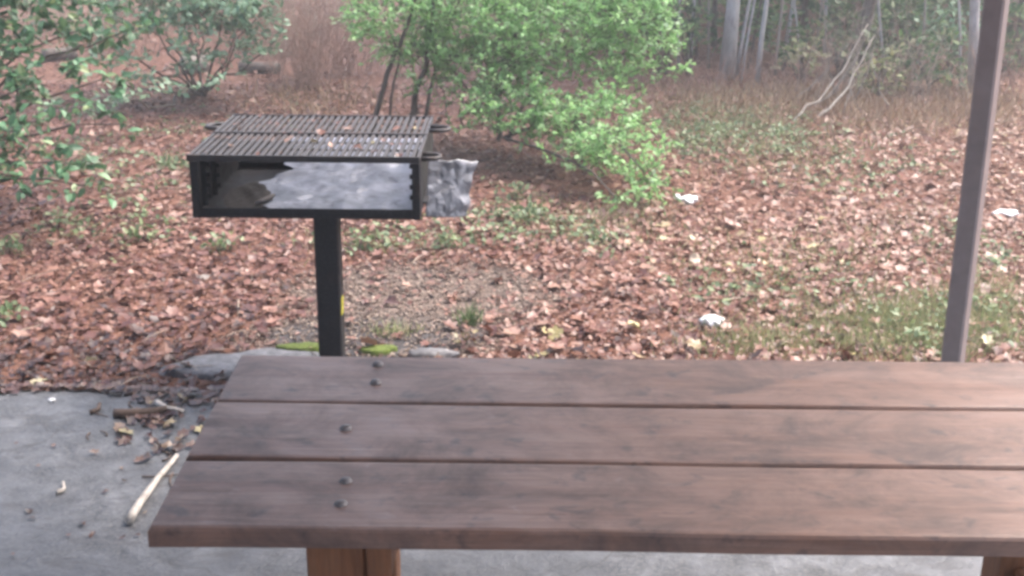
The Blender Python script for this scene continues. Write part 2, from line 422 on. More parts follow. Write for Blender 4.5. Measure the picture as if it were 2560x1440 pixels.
def temp_mesh(name, temp, mat):
    me = bpy.data.meshes.new(name); me.from_pydata([tuple(p) for p in temp[0]], [], temp[1]); me.materials.append(mat); me.update(); return me

# ---------------------------------------------------------------- ground height
SLAB_Y = 3.99
def gz(x, y):
    """terrain height: a hand's breadth under the slab edge, gently uneven beyond"""
    h = -0.035 + 0.02 * math.sin(x * 1.3 + y * 0.7) * math.sin(y * 0.9 - x * 0.4) 
    return h
gzv = np.vectorize(gz)
def G(px, py, it=3):
    p = P(px, py, -0.03)
    for _ in range(it): p = P(px, py, gz(p.x, p.y))
    return p

# =============================================================== THE SETTING
g = MB()
nx, ny = 90, 70
xs = np.concatenate([[-120, -70, -40], np.linspace(-16, 16, nx), [40, 70, 120]])
ys = np.concatenate([[-100, -60, -20, -6], np.linspace(3.4, 26, ny), [45, 80, 120]])
gv = [(x, y, gz(x, y) if -17 < x < 17 and 3 < y < 27 else -0.04) for y in ys for x in xs]
n0 = len(xs)
g.add(gv, [(j * n0 + i, j * n0 + i + 1, (j + 1) * n0 + i + 1, (j + 1) * n0 + i) for j in range(len(ys) - 1) for i in range(n0 - 1)], True)
o = g.build('ground', M['ground'], recalc=False); tag(o, kind='structure')

s = MB()                                # concrete slab with an uneven, broken front edge
N = 160
edge = [(-6 + 12 * i / N, SLAB_Y + 0.012 * math.sin(i * 1.7) + 0.02 * math.sin(i * .31 + 1) + random.uniform(-.012, .012)) for i in range(N + 1)]
top = [(x, y, 0) for x, y in edge]; lip = [(x, y + .012, -.018) for x, y in edge]; bot = [(x, y + .012, -.14) for x, y in edge]; back = [(x, -5.0, 0) for x, y in edge]
vs = back + top + lip + bot; K = N + 1
fs = [(r * K + i, r * K + i + 1, (r + 1) * K + i + 1, (r + 1) * K + i) for r in range(3) for i in range(N)]
s.add(vs, fs)
o = s.build('concrete_slab', M['concrete'], recalc=False); tag(o, kind='structure')

# =============================================================== PICNIC TABLE
TZ = 0.76
fl, nl = P(600, 889, TZ), P(366, 1324, TZ)
y_far, y_near = P(1300, 892, TZ).y, P(1300, 1331, TZ).y
x_right = 1.46
table = empty('picnic_table', (0.35, (y_far + y_near) / 2, 0), 'long brown stained plank picnic table with heavy timber legs on the concrete', 'table')
gap = 0.009; pw = (y_far - y_near - 2 * gap) / 3; th = 0.034
bolts_px = {0: [(865, 1205), (853, 1262)], 1: [(865, 1072)], 2: [(945, 912), (940, 957)]}
for k in range(3):
    y0 = y_near + k * (pw + gap); y1 = y0 + pw
    def xl(y): return nl.x + (fl.x - nl.x) * (y - nl.y) / (fl.y - nl.y)
    m = MB()
    rs = random.Random(k + 3)
    nxp = 40; prof = [(0, -th), (0, -0.006), (0.0035, -0.0012), (0.010, 0), (0.33, 0.0006), (0.5, -0.0008), (0.66, 0.0006), (-0.010, 0), (-0.0035, -0.0012), (-1e-9, -0.006), (-1e-9, -th)]
    rings = []
    for i in range(nxp + 1):
        f = i / nxp; ring = []
        wob = 0.0015 * math.sin(f * 9 + k * 2) + 0.001 * math.sin(f * 23 + k)
        for (a, z) in prof:
            yy = (y0 + a if 0 <= a < 0.05 else y1 + a if a < 0 else y0 + a * pw)
            x = xl(yy) + (x_right - xl(yy)) * f
            if i == 0 and z > -0.004: x += 0.004
            ring.append((x, yy + wob * (1 if a >= 0 else .6), TZ + z + 0.0012 * math.sin(f * 6 + k * 1.7)))
        rings.append(ring)
    L = len(prof); vs = [p for r_ in rings for p in r_]
    fs = [(i * L + j, i * L + (j + 1) % L, (i + 1) * L + (j + 1) % L, (i + 1) * L + j) for i in range(nxp) for j in range(L)]
    fs += [tuple(range(L)), tuple(reversed(range(nxp * L, nxp * L + L)))]
    m.add(vs, fs)
    plank = m.build('plank', M['wood'], table, origin=(0.35, (y0 + y1) / 2, TZ - th / 2))
    for (bx, by) in bolts_px[k]:
        c = P(bx, by, TZ)
        for mx in (0, 1):
            cx = c.x if mx == 0 else x_right - (c.x - xl(c.y)) + rs.uniform(-.02, .02)
            b = MB()
            rr, n = 0.0115, 14
            vs = []
            for (r_, z) in ((1.0, -.001), (1.0, .002), (.82, .0055), (.45, .0078)):
                vs += [(cx + rr * r_ * math.cos(2 * math.pi * i / n), c.y + rr * r_ * math.sin(2 * math.pi * i / n), TZ + z) for i in range(n)]
            fs = [(q * n + i, q * n + (i + 1) % n, (q + 1) * n + (i + 1) % n, (q + 1) * n + i) for q in range(3) for i in range(n)] + [tuple(range(3 * n, 4 * n))]
            b.add(vs, fs, True)
            bo = b.build('bolt', M['bolt'], plank, origin=(cx, c.y, TZ))
            bo.location = Vector((cx, c.y, TZ)) - Vector((0.35, (y0 + y1) / 2, TZ - th / 2))
# trestles: front post, rear post, top bearer, foot beam
zu = TZ - th
pA = PD(765, 1400, y_near + 0.075); legw = 0.10
xR = PD(2470, 1410, y_far - .12).x
for x0, inward in ((pA.x, 1), (xR, -1)):
    yf, yr = y_near + 0.075, y_far - 0.085
    for yy in (yf, yr):
        m = MB(); m.box((x0 + legw / 2, yy + (legw / 2 if yy == yf else -legw / 2), zu / 2), (legw, legw, zu - .001), bev=0.006)
        m.build('leg', M['wood_leg'], table, origin=(x0 + legw / 2, yy, zu / 2))
    m = MB(); m.box((x0 + legw / 2 + inward * (legw / 2 + .022), (yf + yr) / 2, zu - .052), (.042, y_far - y_near - .14, .10), bev=0.004)
    m.build('bearer', M['wood_leg'], table, origin=(x0 + legw / 2, (yf + yr) / 2, zu - .05))
    m = MB(); m.box((x0 + legw / 2, (yf + yr) / 2, .30), (.045, yr - yf - 2 * legw - .002, .14), bev=0.004)
    m.build('foot_beam', M['wood_leg'], table, origin=(x0 + legw / 2, (yf + yr) / 2, .3))

# =============================================================== SHELTER (its corner post is in view)
pb = PD(2381, 905, 3.85)
ptop = PD(2492, 0, 3.85)
lean = (ptop - pb) / (ptop.z - pb.z)
base = pb - lean * pb.z
shelter = empty('picnic_shelter', (base.x, base.y, 0), 'brown square steel shelter post standing at the right behind the table', 'shelter')
wpole = 0.064; yaw = R(-36)
m = MB(); hh = 2.71
mat3 = Matrix.Rotation(yaw, 3, 'Z')
vs = []; fs = []; prof = []
q, bv = wpole / 2, 0.006
prof = [(-q, -q + bv), (-q + bv, -q), (q - bv, -q), (q, -q + bv), (q, q - bv), (q - bv, q), (-q + bv, q), (-q, q - bv)]
for z in (0, hh):
    for (a, b) in prof: vs.append(mat3 @ Vector((a, b, 0)) + Vector((base.x, base.y, 0)) + lean * z)
fs = [(i, (i + 1) % 8, 8 + (i + 1) % 8, 8 + i) for i in range(8)] + [tuple(range(8, 16))]
m.add(vs, fs); m.build('post', M['pole'], shelter, origin=(base.x, base.y, 0))
m = MB(); m.box((base.x, base.y, .006), (.16, .16, .012), mat3, .003); m.build('base_plate', M['pole'], shelter, origin=(base.x, base.y, 0))

m = MB(); RZ = 2.72
m.box((base.x - 3.0, base.y - 3.2, RZ + .03), (6.8, 6.6, .05)); m.build('roof', M['roof'], shelter, origin=(base.x, base.y, 0))
m = MB(); m.box((base.x - 3.0, base.y, RZ - .06), (6.2, .05, .12)); m.build('beam', M['roof'], shelter, origin=(base.x, base.y, 0))

# =============================================================== GRILL
YC = 4.30
gp = PD(815, 600, YC); gb = PD(829, 870, YC)
GX = PD(826, 760, YC).x
Yf, Yr = 3.955, 4.655
ft_l, ft_r = PD(472, 400, Yf), PD(1048, 404, Yf)
ZT = (ft_l.z + ft_r.z) / 2; XL, XR = ft_l.x, ft_r.x
ZB = PD(760, 547, Yf).z
grill = empty('park_grill', (GX, YC, 0), 'black steel park grill with slatted grate and foil lining on a square post', 'grill')
def gbuild(mb, name, mat, parent=grill, org=(GX, YC, ZB)):
    o = mb.build(name, mat, parent, origin=org)
    if parent is not grill: o.location = Vector(org) - Vector((GX, YC, ZB)) if parent.parent is grill else o.location
    return o
m = MB(); m.box((GX, YC, (ZB - .1) / 2), (.088, .088, ZB + .1 - .002), bev=0.006); post = m.build('post', M['steel'], grill, origin=(GX, YC, ZB / 2))
m = MB(); tz0 = PD(853, 765, YC - .02); m.box((GX + .0455, YC - .012, tz0.z), (.003, .045, .062), bev=0.001)
m.v = [(a, b + (c - tz0.z) * .25, c) for a, b, c in m.v]
tp = m.build('sticker', M['tape'], post, origin=(GX, YC, ZB / 2)); tp.location = (0, 0, 0); tag(tp, 'worn yellow sticker strip on the post side')
# fire box
t = 0.006
m = MB(); m.box(((XL + XR) / 2, (Yf + Yr) / 2, ZB + t / 2), (XR - XL - .002, Yr - Yf - .002, t), bev=.0015); floor = m.build('floor_plate', M['steel'], grill, origin=(GX, YC, ZB))
m = MB(); m.box(((XL + XR) / 2, Yf + .004, ZB + .02), (XR - XL - 2 * .026, .006, .028), bev=.0015); m.build('front_lip', M['steel'], grill, origin=(GX, YC, ZB))
m = MB(); m.box(((XL + XR) / 2, Yr - .004, ZB + .055), (XR - XL - .004, .006, .10), bev=.0015); m.build('back_plate', M['steel'], grill, origin=(GX, YC, ZB))
for sgn, X in ((1, XL), (-1, XR)):
    m = MB()
    # side plate with a notched front column: plate, front angle, inner angle
    m.box((X + sgn * .003, (Yf + Yr) / 2 + .02, (ZB + ZT) / 2), (.006, Yr - Yf - .045, ZT - ZB - .012), bev=.0015)
    sp = m.build('side_plate', M['steel'], grill, origin=(GX, YC, ZB))
    m = MB(); m.box((X + sgn * .012, Yf + .004, (ZB + ZT) / 2 - .004), (.026, .008, ZT - ZB - .006), bev=.0015)
    m.box((X + sgn * .003, Yf + .014, (ZB + ZT) / 2 - .004), (.0075, .020, ZT - ZB - .006), bev=.001)
    m.build('corner_upright', M['steel'], grill, origin=(GX, YC, ZB))
    # grate support rack: vertical strips with notches standing inside the plate
    for yy in (Yf + .10, Yf + .24):
        m = MB(); m.box((X + sgn * .020, yy, (ZB + ZT) / 2), (.018, .006, ZT - ZB - .03), bev=.001)
        for q in range(4): m.box((X + sgn * .034, yy, ZB + .05 + q * .036), (.014, .006, .016), bev=.001)
        m.build('notched_rack', M['steel'], grill, origin=(GX, YC, ZB))
    m = MB(); m.box((X - sgn * .012, (Yf + Yr) / 2 + .02, ZB + .04), (.018, Yr - Yf - .10, .006), bev=.001); m.build('side_flange', M['steel'], grill, origin=(GX, YC, ZB))
# grate
gx0, gx1, gy0, gy1 = XL - .006, XR + .002, Yf - .012, Yr + .0
gr = MB()
gz_ = ZT + .008
gr.box(((gx0 + gx1) / 2, gy0 + .005, gz_), (gx1 - gx0, .010, .022), bev=.0015)
gr.box(((gx0 + gx1) / 2, gy1 - .004, gz_), (gx1 - gx0, .008, .016), bev=.0015)
gr.box(((gx0 + gx1) / 2, (gy0 + gy1) / 2 + .02, gz_ + .004), (gx1 - gx0, .012, .012), bev=.0015)
gr.box((gx0 + .006, (gy0 + gy1) / 2, gz_ - .002), (.012, gy1 - gy0 - .02, .016), bev=.0015)
gr.box((gx1 - .006, (gy0 + gy1) / 2, gz_ - .002), (.012, gy1 - gy0 - .02, .016), bev=.0015)
grate = gr.build('grate', M['grate'], grill, origin=(GX, YC, ZT))
NB = 31
bar = MB(); bar.box((0, 0, 0), (.0140, gy1 - gy0 - .022, .010), bev=.002)
bar0 = bar.build('bar', M['grate'], grate); bme = bar0.data
for i in range(NB):
    b = bar0 if i == 0 else bar0.copy()
    if i: COL.objects.link(b)
    b.parent = grate
    x = gx0 + .012 + (gx1 - gx0 - .024) * (i + .5) / NB
    b.location = Vector((x + random.uniform(-.001, .001), (gy0 + gy1) / 2, gz_ + random.uniform(-.0008, .0008))) - Vector((GX, YC, ZT))
    b.rotation_euler = (0, 0, random.uniform(-.004, .004))
rod0 = None
for i in range(6):
    m = MB(); m.tube([(gx0 + .012, 0, 0), ((gx0 + gx1) / 2, 0, -.001), (gx1 - .012, 0, 0)], .0045, 6)
    r_o = m.build('cross_rod', M['grate'], grate) if rod0 is None else rod0.copy()
    if rod0 is None: rod0 = r_o
    else: COL.objects.link(r_o)
    r_o.parent = grate; r_o.location = Vector((0, gy0 + (gy1 - gy0) * (i + .6) / 6.3, gz_ - .0085)) - Vector((GX, YC, ZT))
def loop_handle(c, w_, d_, r_):
    m = MB(); pts = []
    for i in range(13):
        a = -math.pi / 2 + math.pi * i / 12
        pts.append((c[0] + (w_ - d_ / 2) * (1 if w_ > 0 else 1) + (abs(d_) / 2) * math.cos(a) * (1 if w_ > 0 else -1), c[1] + (abs(d_) / 2) * math.sin(a), c[2]))
    pts = [(c[0], pts[0][1], c[2])] + pts + [(c[0], pts[-1][1], c[2])]
    m.tube(pts, r_, 8)
    h = m.build('handle', M['grate'], grate, origin=(GX, YC, ZT)); h.location = (0, 0, 0)
loop_handle((gx1 - .004, gy1 - .20, gz_), .075, .075, .008)
loop_handle((gx1 - .004, gy0 + .11, gz_ - .012), .065, .070, .008)
loop_handle((gx0 + .004, gy1 - .20, gz_), -.055, -.070, .009)
loop_handle((gx0 + .004, gy0 + .06, gz_), -.030, -.060, .009)
# foil lining: crumpled sheet over the floor, rising to the back, torn edge on the left
def crump(x, y, a=1.0):
    return a * (0.004 * math.sin(19 * x + 3 * math.sin(11 * y)) + 0.003 * math.sin(31 * y + 3 * math.sin(13 * x)) + 0.0012 * math.sin(130 * x + 90 * y))
FX0 = XL + .20; FX1 = XR - .035
_fr = random.Random(5); _fp = [(_fr.random(), _fr.random(), _fr.uniform(-1, 1), _fr.uniform(-1, 1)) for _ in range(46)]
def facet(u, v):
    ds = sorted(((u - a) ** 2 + (v - b) ** 2, i) for i, (a, b, _, _) in enumerate(_fp))
    d1, d2, d3 = (math.sqrt(d[0]) for d in ds[:3]); z = 0; wt = 0
    for d, i in ds[:3]:
        a, b, sx, sy = _fp[i]; w_ = 1 / (d + .0015) ** 2; z += w_ * (sx * (u - a) + sy * (v - b)); wt += w_
    return z / wt * .16 + .09 * max(0, .07 - (d2 - d1))
def foil_fn(u, v):
    tear = 0.03 * math.sin(v * 9 + 1) + 0.022 * math.sin(v * 23) + .016 * math.sin(v * 51) + .06 * (v - .45)
    tr = 0.010 * math.sin(v * 13) + .006 * math.sin(v * 37)
    x0 = FX0 + tear; x1 = FX1 + tr
    x = x0 + (x1 - x0) * u; y = Yf + .035 + (Yr - Yf - .05) * v
    z = ZB + .014 + max(0, (v - .25)) ** 1.6 * .17 + .006 + facet(u, v) * .42 * (1 if v > .03 else .3)
    return (x, y, z)
m = MB(); m.grid(foil_fn, 60, 60); m.build('foil_sheet', M['foil'], None, recalc=False); foil = bpy.context.scene.objects['foil_sheet']
foil.name = 'foil_sheet'; tag(foil, 'crumpled aluminium foil sheet lining the inside of the grill box', 'foil')
sol = foil.modifiers.new('thick', 'SOLIDIFY'); sol.thickness = .0006
# foil flap hanging out on the right
A_, B_, C_, D_ = PD(1072, 402, 4.12), PD(1192, 402, 4.22), PD(1165, 540, 4.16), PD(1062, 545, 4.08)
def flap(u, v):
    a = A_.lerp(B_, u); b = D_.lerp(C_, u); p = a.lerp(b, v)
    k = facet(u, v) * .36
    return (p.x + .004 * math.sin(v * 7 + 2) * u + .003 * math.sin(v * 19) * u, p.y + k + .012 * math.sin(u * 4 + v * 2), p.z + .003 * math.sin(u * 13) * (1 - v))
m = MB(); m.grid(flap, 44, 44); flapo = m.build('foil_flap', mat_foil('dull_foil', .42, .45), None, recalc=False)
tag(flapo, 'wrinkled grey foil flap sticking out of the right side of the grill', 'foil'); so = flapo.modifiers.new('thick', 'SOLIDIFY'); so.thickness = .0006
# crumpled foil wad and charcoal ash on the left, thin steel bar
def lump(name, mat, c, r, seed, amp=.35, nu=18, nv=12):
    rr = random.Random(seed); ph = [rr.uniform(0, 6) for _ in range(8)]
    def fn(u, v):
        a, b = 2 * math.pi * u, math.pi * v - math.pi / 2
        k = 1 + amp * (.4 * math.sin(3 * a + ph[0]) * math.cos(2 * b + ph[1]) + .35 * math.sin(5 * a + 4 * b + ph[2]) + .3 * math.sin(9 * a + ph[3]) * math.sin(7 * b + ph[4])) * math.cos(b)
        return (c[0] + r[0] * k * math.cos(a) * math.cos(b), c[1] + r[1] * k * math.sin(a) * math.cos(b), c[2] + r[2] * k * math.sin(b))
    m = MB(); m.grid(fn, nu, nv); return m.build(name, mat, None, origin=c)
tag(lump('foil_wad', M['foil'], (XL + .27, Yr - .10, ZB + .075), (.055, .05, .045), 4, .6, 26, 18), 'small crumpled wad of dull foil at the back left inside the grill', 'foil')
def ashf(u, v):
    x = XL + .05 + .27 * u; y = Yf + .03 + .50 * v
    e = max(0, 1 - math.hypot((u - .45) * 2.1, (v - .5) * 2.1)) ** .7
    return (x, y, ZB + .0075 + (e - .15) * (.030 + .012 * math.sin(u * 11 + v * 7) + .009 * math.sin(u * 31) * math.sin(v * 27)))
m = MB(); m.grid(ashf, 36, 36); o = m.build('ash_heap', M['ash'], None, recalc=False); tag(o, 'dark grey brown heap of charcoal ash in the left of the grill box', 'ash', kind='stuff')
m = MB(); a, b = PD(640, 507, Yf + .10), PD(686, 487, Yf + .16)
m.tube([a, b], .006, 8); o = m.build('metal_rod', M['bolt'], None); tag(o, 'short pale rod lying on the ash inside the grill', 'rod')

# footing, moss, rubble round the post
def patch(name, mat, c, rx, ry, h, seed, n=30):
    rr = random.Random(seed); m = MB(); vs = []
    ph = [rr.uniform(0, 6) for _ in range(4)]
    def rad(a): return 1 + .16 * math.sin(2 * a + ph[0]) + .12 * math.sin(3 * a + ph[1]) + .08 * math.sin(7 * a + ph[2])
    rings = [(1.0, -.02), (.96, h * .55), (.8, h), (.4, h * 1.08)]
    for f, z in rings:
        for i in range(n):
            a = 2 * math.pi * i / n; k = rad(a) * f
            vs.append((c[0] + rx * k * math.cos(a), c[1] + ry * k * math.sin(a), c[2] + z + rr.uniform(-1, 1) * h * .12))
    fs = [(q * n + i, q * n + (i + 1) % n, (q + 1) * n + (i + 1) % n, (q + 1) * n + i) for q in range(len(rings) - 1) for i in range(n)] + [tuple(range((len(rings) - 1) * n, len(rings) * n))]
    m.add(vs, fs, True); return m.build(name, mat, None, origin=c)
c = G(760, 905)
o = patch('concrete_footing', M['rock'], (FOOT[0], FOOT[1], gz(GX, YC)), FOOT[2], FOOT[3], .018, 3); tag(o, 'pale concrete footing pad around the foot of the grill post', 'footing')
fz = gz(GX, YC) + .018
for (px, py, rx, ry, sd_, lab) in ((752, 866, .078, .042, 1, 'bright green moss patch left of the grill post foot'), (945, 872, .075, .036, 2, 'olive green moss patch right of the grill post foot')):
    c = P(px, py, fz); o = patch('moss_patch', M['moss'], (c.x, c.y, fz), rx, ry, .005, sd_); tag(o, lab, 'moss')
c = P(1080, 872, .0)
o = lump('concrete_chunk', M['rock'], (c.x, c.y, gz(c.x, c.y) + .015), (.095, .035, .028), 8, .35); tag(o, 'grey broken concrete chunk on the ground right of the grill post', 'rubble')

# =============================================================== LEAF LITTER
LT = [lobed(i, lobes=random.choice((4, 5, 6)), depth=random.uniform(.25, .5), w=random.uniform(.5, .85), curl=random.uniform(.2, .5)) for i in range(10)]
def zone_keep(x, y):
    k = np.ones(len(x))
    d = np.hypot((x - SAND[0]) / SAND[2], (y - SAND[1]) / SAND[3]); k *= np.clip((d - .75) / .45, .24, 1)
    d = np.hypot((x - ASH[0]) / ASH[2], (y - ASH[1]) / ASH[3]); k *= np.clip((d - .8) / .4, .12, 1)
    d = np.hypot((x - FOOT[0]) / FOOT[2], (y - FOOT[1]) / FOOT[3]); k *= np.clip((d - .8) / .3, .04, 1)
    return k
def lit_region(n, y0, y1, spread=.62):
    y = np.sqrt(rng.uniform(y0 ** 2, y1 ** 2, n)); x = (rng.uniform(-1, 1, n)) * y * spread
    k = rng.uniform(0, 1, n) < zone_keep(x, y); return x[k], y[k]
X = []; Y = []
for n, a, b in ((46000, SLAB_Y + .03, 6.6), (56000, 6.6, 10.5), (56000, 10.5, 21)):
    x, y = lit_region(n, a, b); X.append(x); Y.append(y)
X = np.concatenate(X); Y = np.concatenate(Y)
big = np.where(rng.uniform(0, 1, len(X)) < .12, rng.uniform(.045, .080, len(X)), rng.uniform(0.010, 0.036, len(X)))
Z = gzv(X, Y) + rng.uniform(.004, .028, len(X))
# patchy colour: clumps of similar age
pt = 0.5 + 0.22 * np.sin(X * 2.1 + 1.3 * np.sin(Y * 1.7)) + 0.2 * np.sin(Y * 3.3 + X * .9) + .2 * np.sin(X * 6.1 + 2 * np.sin(Y * 4.7)) * np.sin(Y * 7.3)
rnd = np.clip(rng.beta(1.8, 1.9, len(X)) * .80 + .24 * (pt - .5) + .06 + .07 * np.clip(X / 2.5, -1, 1) - (.22 - .14 * np.clip(X / 1.5, -1, 1)) * np.clip((5.2 - Y) / .9, 0, 1), 0, 1)  # damp and shade put into leaf colour: darker near slab and left, lighter right
near = np.where((Y < 5.2) & (np.abs(X) < Y * .43))[0]
vis = [i for i in near]
rng.shuffle(vis)
sel = np.array(sorted(vis, key=lambda i: -big[i] / (Y[i]))[:140])
rest = np.setdiff1d(np.arange(len(X)), sel)
LF = [lobed(40 + i, lobes=3, depth=.35, w=.8, curl=.4) for i in range(4)] + [oval(.6, .4, .2)]
wh = np.where(Y < 6.2, rng.integers(0, 10, len(Y)), 10 + rng.integers(0, 5, len(Y)))
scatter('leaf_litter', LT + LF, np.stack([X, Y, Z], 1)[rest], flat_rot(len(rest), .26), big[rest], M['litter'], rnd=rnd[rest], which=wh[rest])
# twigs and needles lying through the litter
n = 3600
ty = np.sqrt(rng.uniform((SLAB_Y + .05) ** 2, 11 ** 2, n)); tx = rng.uniform(-.6, .6, n) * ty
TW = [(np.array([(-.5, -.012, 0), (-.5, .012, 0), (0, .02, .05), (0, -.006, .05), (.5, .01, 0), (.5, -.006, 0), (0, .007, .075)]), [(0, 1, 2, 3), (3, 2, 4, 5), (1, 0, 6), (2, 6, 4)])]
o = scatter('litter_twigs', TW, np.stack([tx, ty, gzv(tx, ty) + .022], 1), flat_rot(n, .12), rng.uniform(.05, .22, n), leaf_mat('twigs_and_needles', [(0, (.04, .028, .024)), (.5, (.12, .08, .06)), (.85, (.28, .21, .16)), (1, (.45, .38, .31))], .7, 0))
tag(o, 'fine twigs and needles strewn through the fallen leaves', 'twigs', kind='stuff')
tag(bpy.data.objects['leaf_litter'], 'brown and russet fallen leaves carpeting the ground beyond the slab', 'leaf litter', kind='stuff')
n = 7500
a = rng.uniform(0, 6.28, n); rr = np.sqrt(rng.uniform(0, 1, n)) * 1.15
w2 = rng.uniform(0, 1, n) < .6
px_ = np.where(w2, SAND[0] + SAND[2] * rr * np.cos(a), ASH[0] + ASH[2] * rr * np.cos(a)); py_ = np.where(w2, SAND[1] + SAND[3] * rr * np.sin(a), ASH[1] + ASH[3] * rr * np.sin(a))
ok = (py_ > SLAB_Y + .04) & (np.hypot(px_ - GX, py_ - YC) > .1); px_, py_ = px_[ok], py_[ok]; n = len(px_)
PEB = [(np.array([(.5, 0, .1), (0, .4, .12), (-.5, .05, .08), (0, -.42, .1), (.05, 0, .34), (0, 0, -.1)]), [(0, 1, 4), (1, 2, 4), (2, 3, 4), (3, 0, 4), (1, 0, 5), (2, 1, 5), (3, 2, 5), (0, 3, 5)])]
o = scatter('gravel', PEB + LT[:3], np.stack([px_, py_, gzv(px_, py_) + .004], 1), flat_rot(n, .2), rng.uniform(.006, .022, n), leaf_mat('gravel_and_leaf_crumbs', [(0, (.06, .045, .04)), (.4, (.16, .115, .09)), (.75, (.25, .18, .14)), (1, (.42, .34, .28))], .6, 0), which=rng.choice(4, n, p=(.55, .15, .15, .15)))
tag(o, 'grey and tan gravel with leaf crumbs on the bare patch around the grill', 'gravel', kind='stuff')
n = 1700
ex = rng.uniform(-2.6, 2.6, n); ey = SLAB_Y + .02 - np.abs(rng.normal(0, .05, n)) * (1 + .8 * np.sin(ex * 5))
o = scatter('rim_leaves', LT, np.stack([ex, ey, rng.uniform(.003, .012, n)], 1), flat_rot(n, .15), rng.uniform(.02, .055, n), M['wet'], rnd=rng.uniform(0, .9, n))
tag(o, 'dark wet leaves washed over the ragged back edge of the slab', 'leaf litter', kind='stuff')
LM = [temp_mesh('fallen_leaf', t_, M['litter_one']) for t_ in LT]
WM = [temp_mesh('fallen_leaf', t_, M['wet_one']) for t_ in LT]
def leaf_obj(x, y, z, sc, label, group, tilt=.35, wet=False):
    o = bpy.data.objects.new('fallen_leaf', random.choice(WM if wet else LM)); COL.objects.link(o)
    o.location = (x, y, z); o.scale = (sc,) * 3
    o.rotation_euler = (random.gauss(0, tilt), random.gauss(0, tilt), random.uniform(0, 6.28))
    return tag(o, label, 'leaf', group)
for i in sel:
    leaf_obj(X[i], Y[i], Z[i] + .012, big[i] * 1.1, 'large fallen leaf on top of the litter close behind the slab', 'large fallen leaves near the slab')
# leaves and twigs strewn on the slab
for i in range(92):
    px = random.gauss(410, 70); py = random.gauss(1035, 50)
    if not 985 < py < 1215 or px > 560: continue
    p = P(px, py, .008); leaf_obj(p.x, p.y, .010, random.uniform(.03, .065), 'dead leaf in the debris strewn on the slab beside the table end', 'leaves on the slab', .25, True)
for i in range(16):
    px = random.uniform(0, 380); py = random.uniform(1000, 1430)
    p = P(px, py, .006); leaf_obj(p.x, p.y, .007, random.uniform(.015, .035), 'small dead leaf lying alone on the open concrete slab', 'single leaves on the slab', .2, True)
for i in range(52):
    x = random.uniform(gx0 + .03, gx1 - .02); y = random.uniform(gy0 + .02, gy1 - .02)
    leaf_obj(x, y, gz_ + .012, random.uniform(.014, .042), 'dead leaf lying on top of the grill grate', 'leaves on the grate', .25)

def stick(name, mat, p0, p1, r0, r1, lab, group=None, bend=.01, cat='stick', n=9):
    m = MB(); p0, p1 = Vector(p0), Vector(p1); sd_ = (p1 - p0).cross(Vector((0, 0, 1))).normalized()
    pts = [p0.lerp(p1, i / (n - 1)) + sd_ * (bend * math.sin(math.pi * i / (n - 1) * 1.4) + random.uniform(-1, 1) * r0 * .2) for i in range(n)]
    m.tube(pts, [r0 + (r1 - r0) * i / (n - 1) for i in range(n)], 9)
    return tag(m.build(name, mat, None, origin=p0), lab, cat, group)
stick('pale_stick', M['stick'], P(322, 1302, .014), P(438, 1138, .010), .0135, .007, 'pale barkless stick lying on the slab beside the table end', bend=-.004)
stick('bark_strip', M['twig'], P(285, 1032, .015), P(440, 1022, .015), .016, .011, 'dark bark strip in the debris on the slab')
stick('pale_twig', M['stick'], P(392, 1004, .02), P(452, 1030, .016), .011, .006, 'short pale twig on the debris behind the bark strip')
stick('short_twig', M['twig'], P(225, 1030, .008), P(256, 1010, .008), .008, .006, 'short dark twig alone on the slab left of the bark strip')
stick('grey_twig', M['stick'], P(142, 1232, .007), P(165, 1205, .007), .007, .004, 'small grey twig on the slab left of the pale stick')
for i in range(12):
    p = P(random.uniform(200, 480), random.uniform(1000, 1200), .005); a = random.uniform(0, 6.28); L_ = random.uniform(.04, .13)
    stick('thin_twig', M['twig'], p, p + Vector((math.cos(a) * L_, math.sin(a) * L_, 0)), .003, .0015, 'thin brown twig among the leaf debris on the slab', 'twigs on the slab', .006, n=5)

# =============================================================== LITTER ITEMS
def crumple(name, c, r, seed, lab, mat, cat='paper'):
    o = lump(name, mat, c, r, seed, .55, 26, 16); return tag(o, lab, cat)
c = G(1780, 822); crumple('crushed_cup', (c.x, c.y, c.z + .03), (.040, .036, .027), 11, 'crushed white foam cup on the leaves right of centre behind the table', M['cup'], 'cup')
c = G(1722, 512); crumple('crumpled_paper', (c.x, c.y, c.z + .03), (.05, .04, .022), 12, 'torn white paper scrap beside the drooping end of the green bush', M['paper'])
c2 = G(1692, 506); crumple('paper_scrap', (c2.x, c2.y, c2.z + .03), (.016, .016, .016), 14, 'tiny white paper scrap just left of the torn paper', M['paper'])
c = G(2515, 546); crumple('crumpled_paper', (c.x, c.y, c.z + .03), (.06, .035, .018), 13, 'white paper scrap on the leaves right of the shelter post', M['paper'])
c = P(130, 999, .006); crumple('paper_scrap', (c.x, c.y, .005), (.010, .010, .005), 15, 'tiny white scrap on the slab near its left back edge', M['paper'])
o = leaf_obj(G(1738, 672).x, G(1738, 672).y, G(1738, 672).z + .05, .07, 'pale upright leaf standing in the litter above the crushed cup', None); o.rotation_euler = (1.3, .2, .4)
o.data = temp_mesh('pale_leaf', LT[2], mat_simple('cream_leaf', (.62, .52, .40), .5)); 

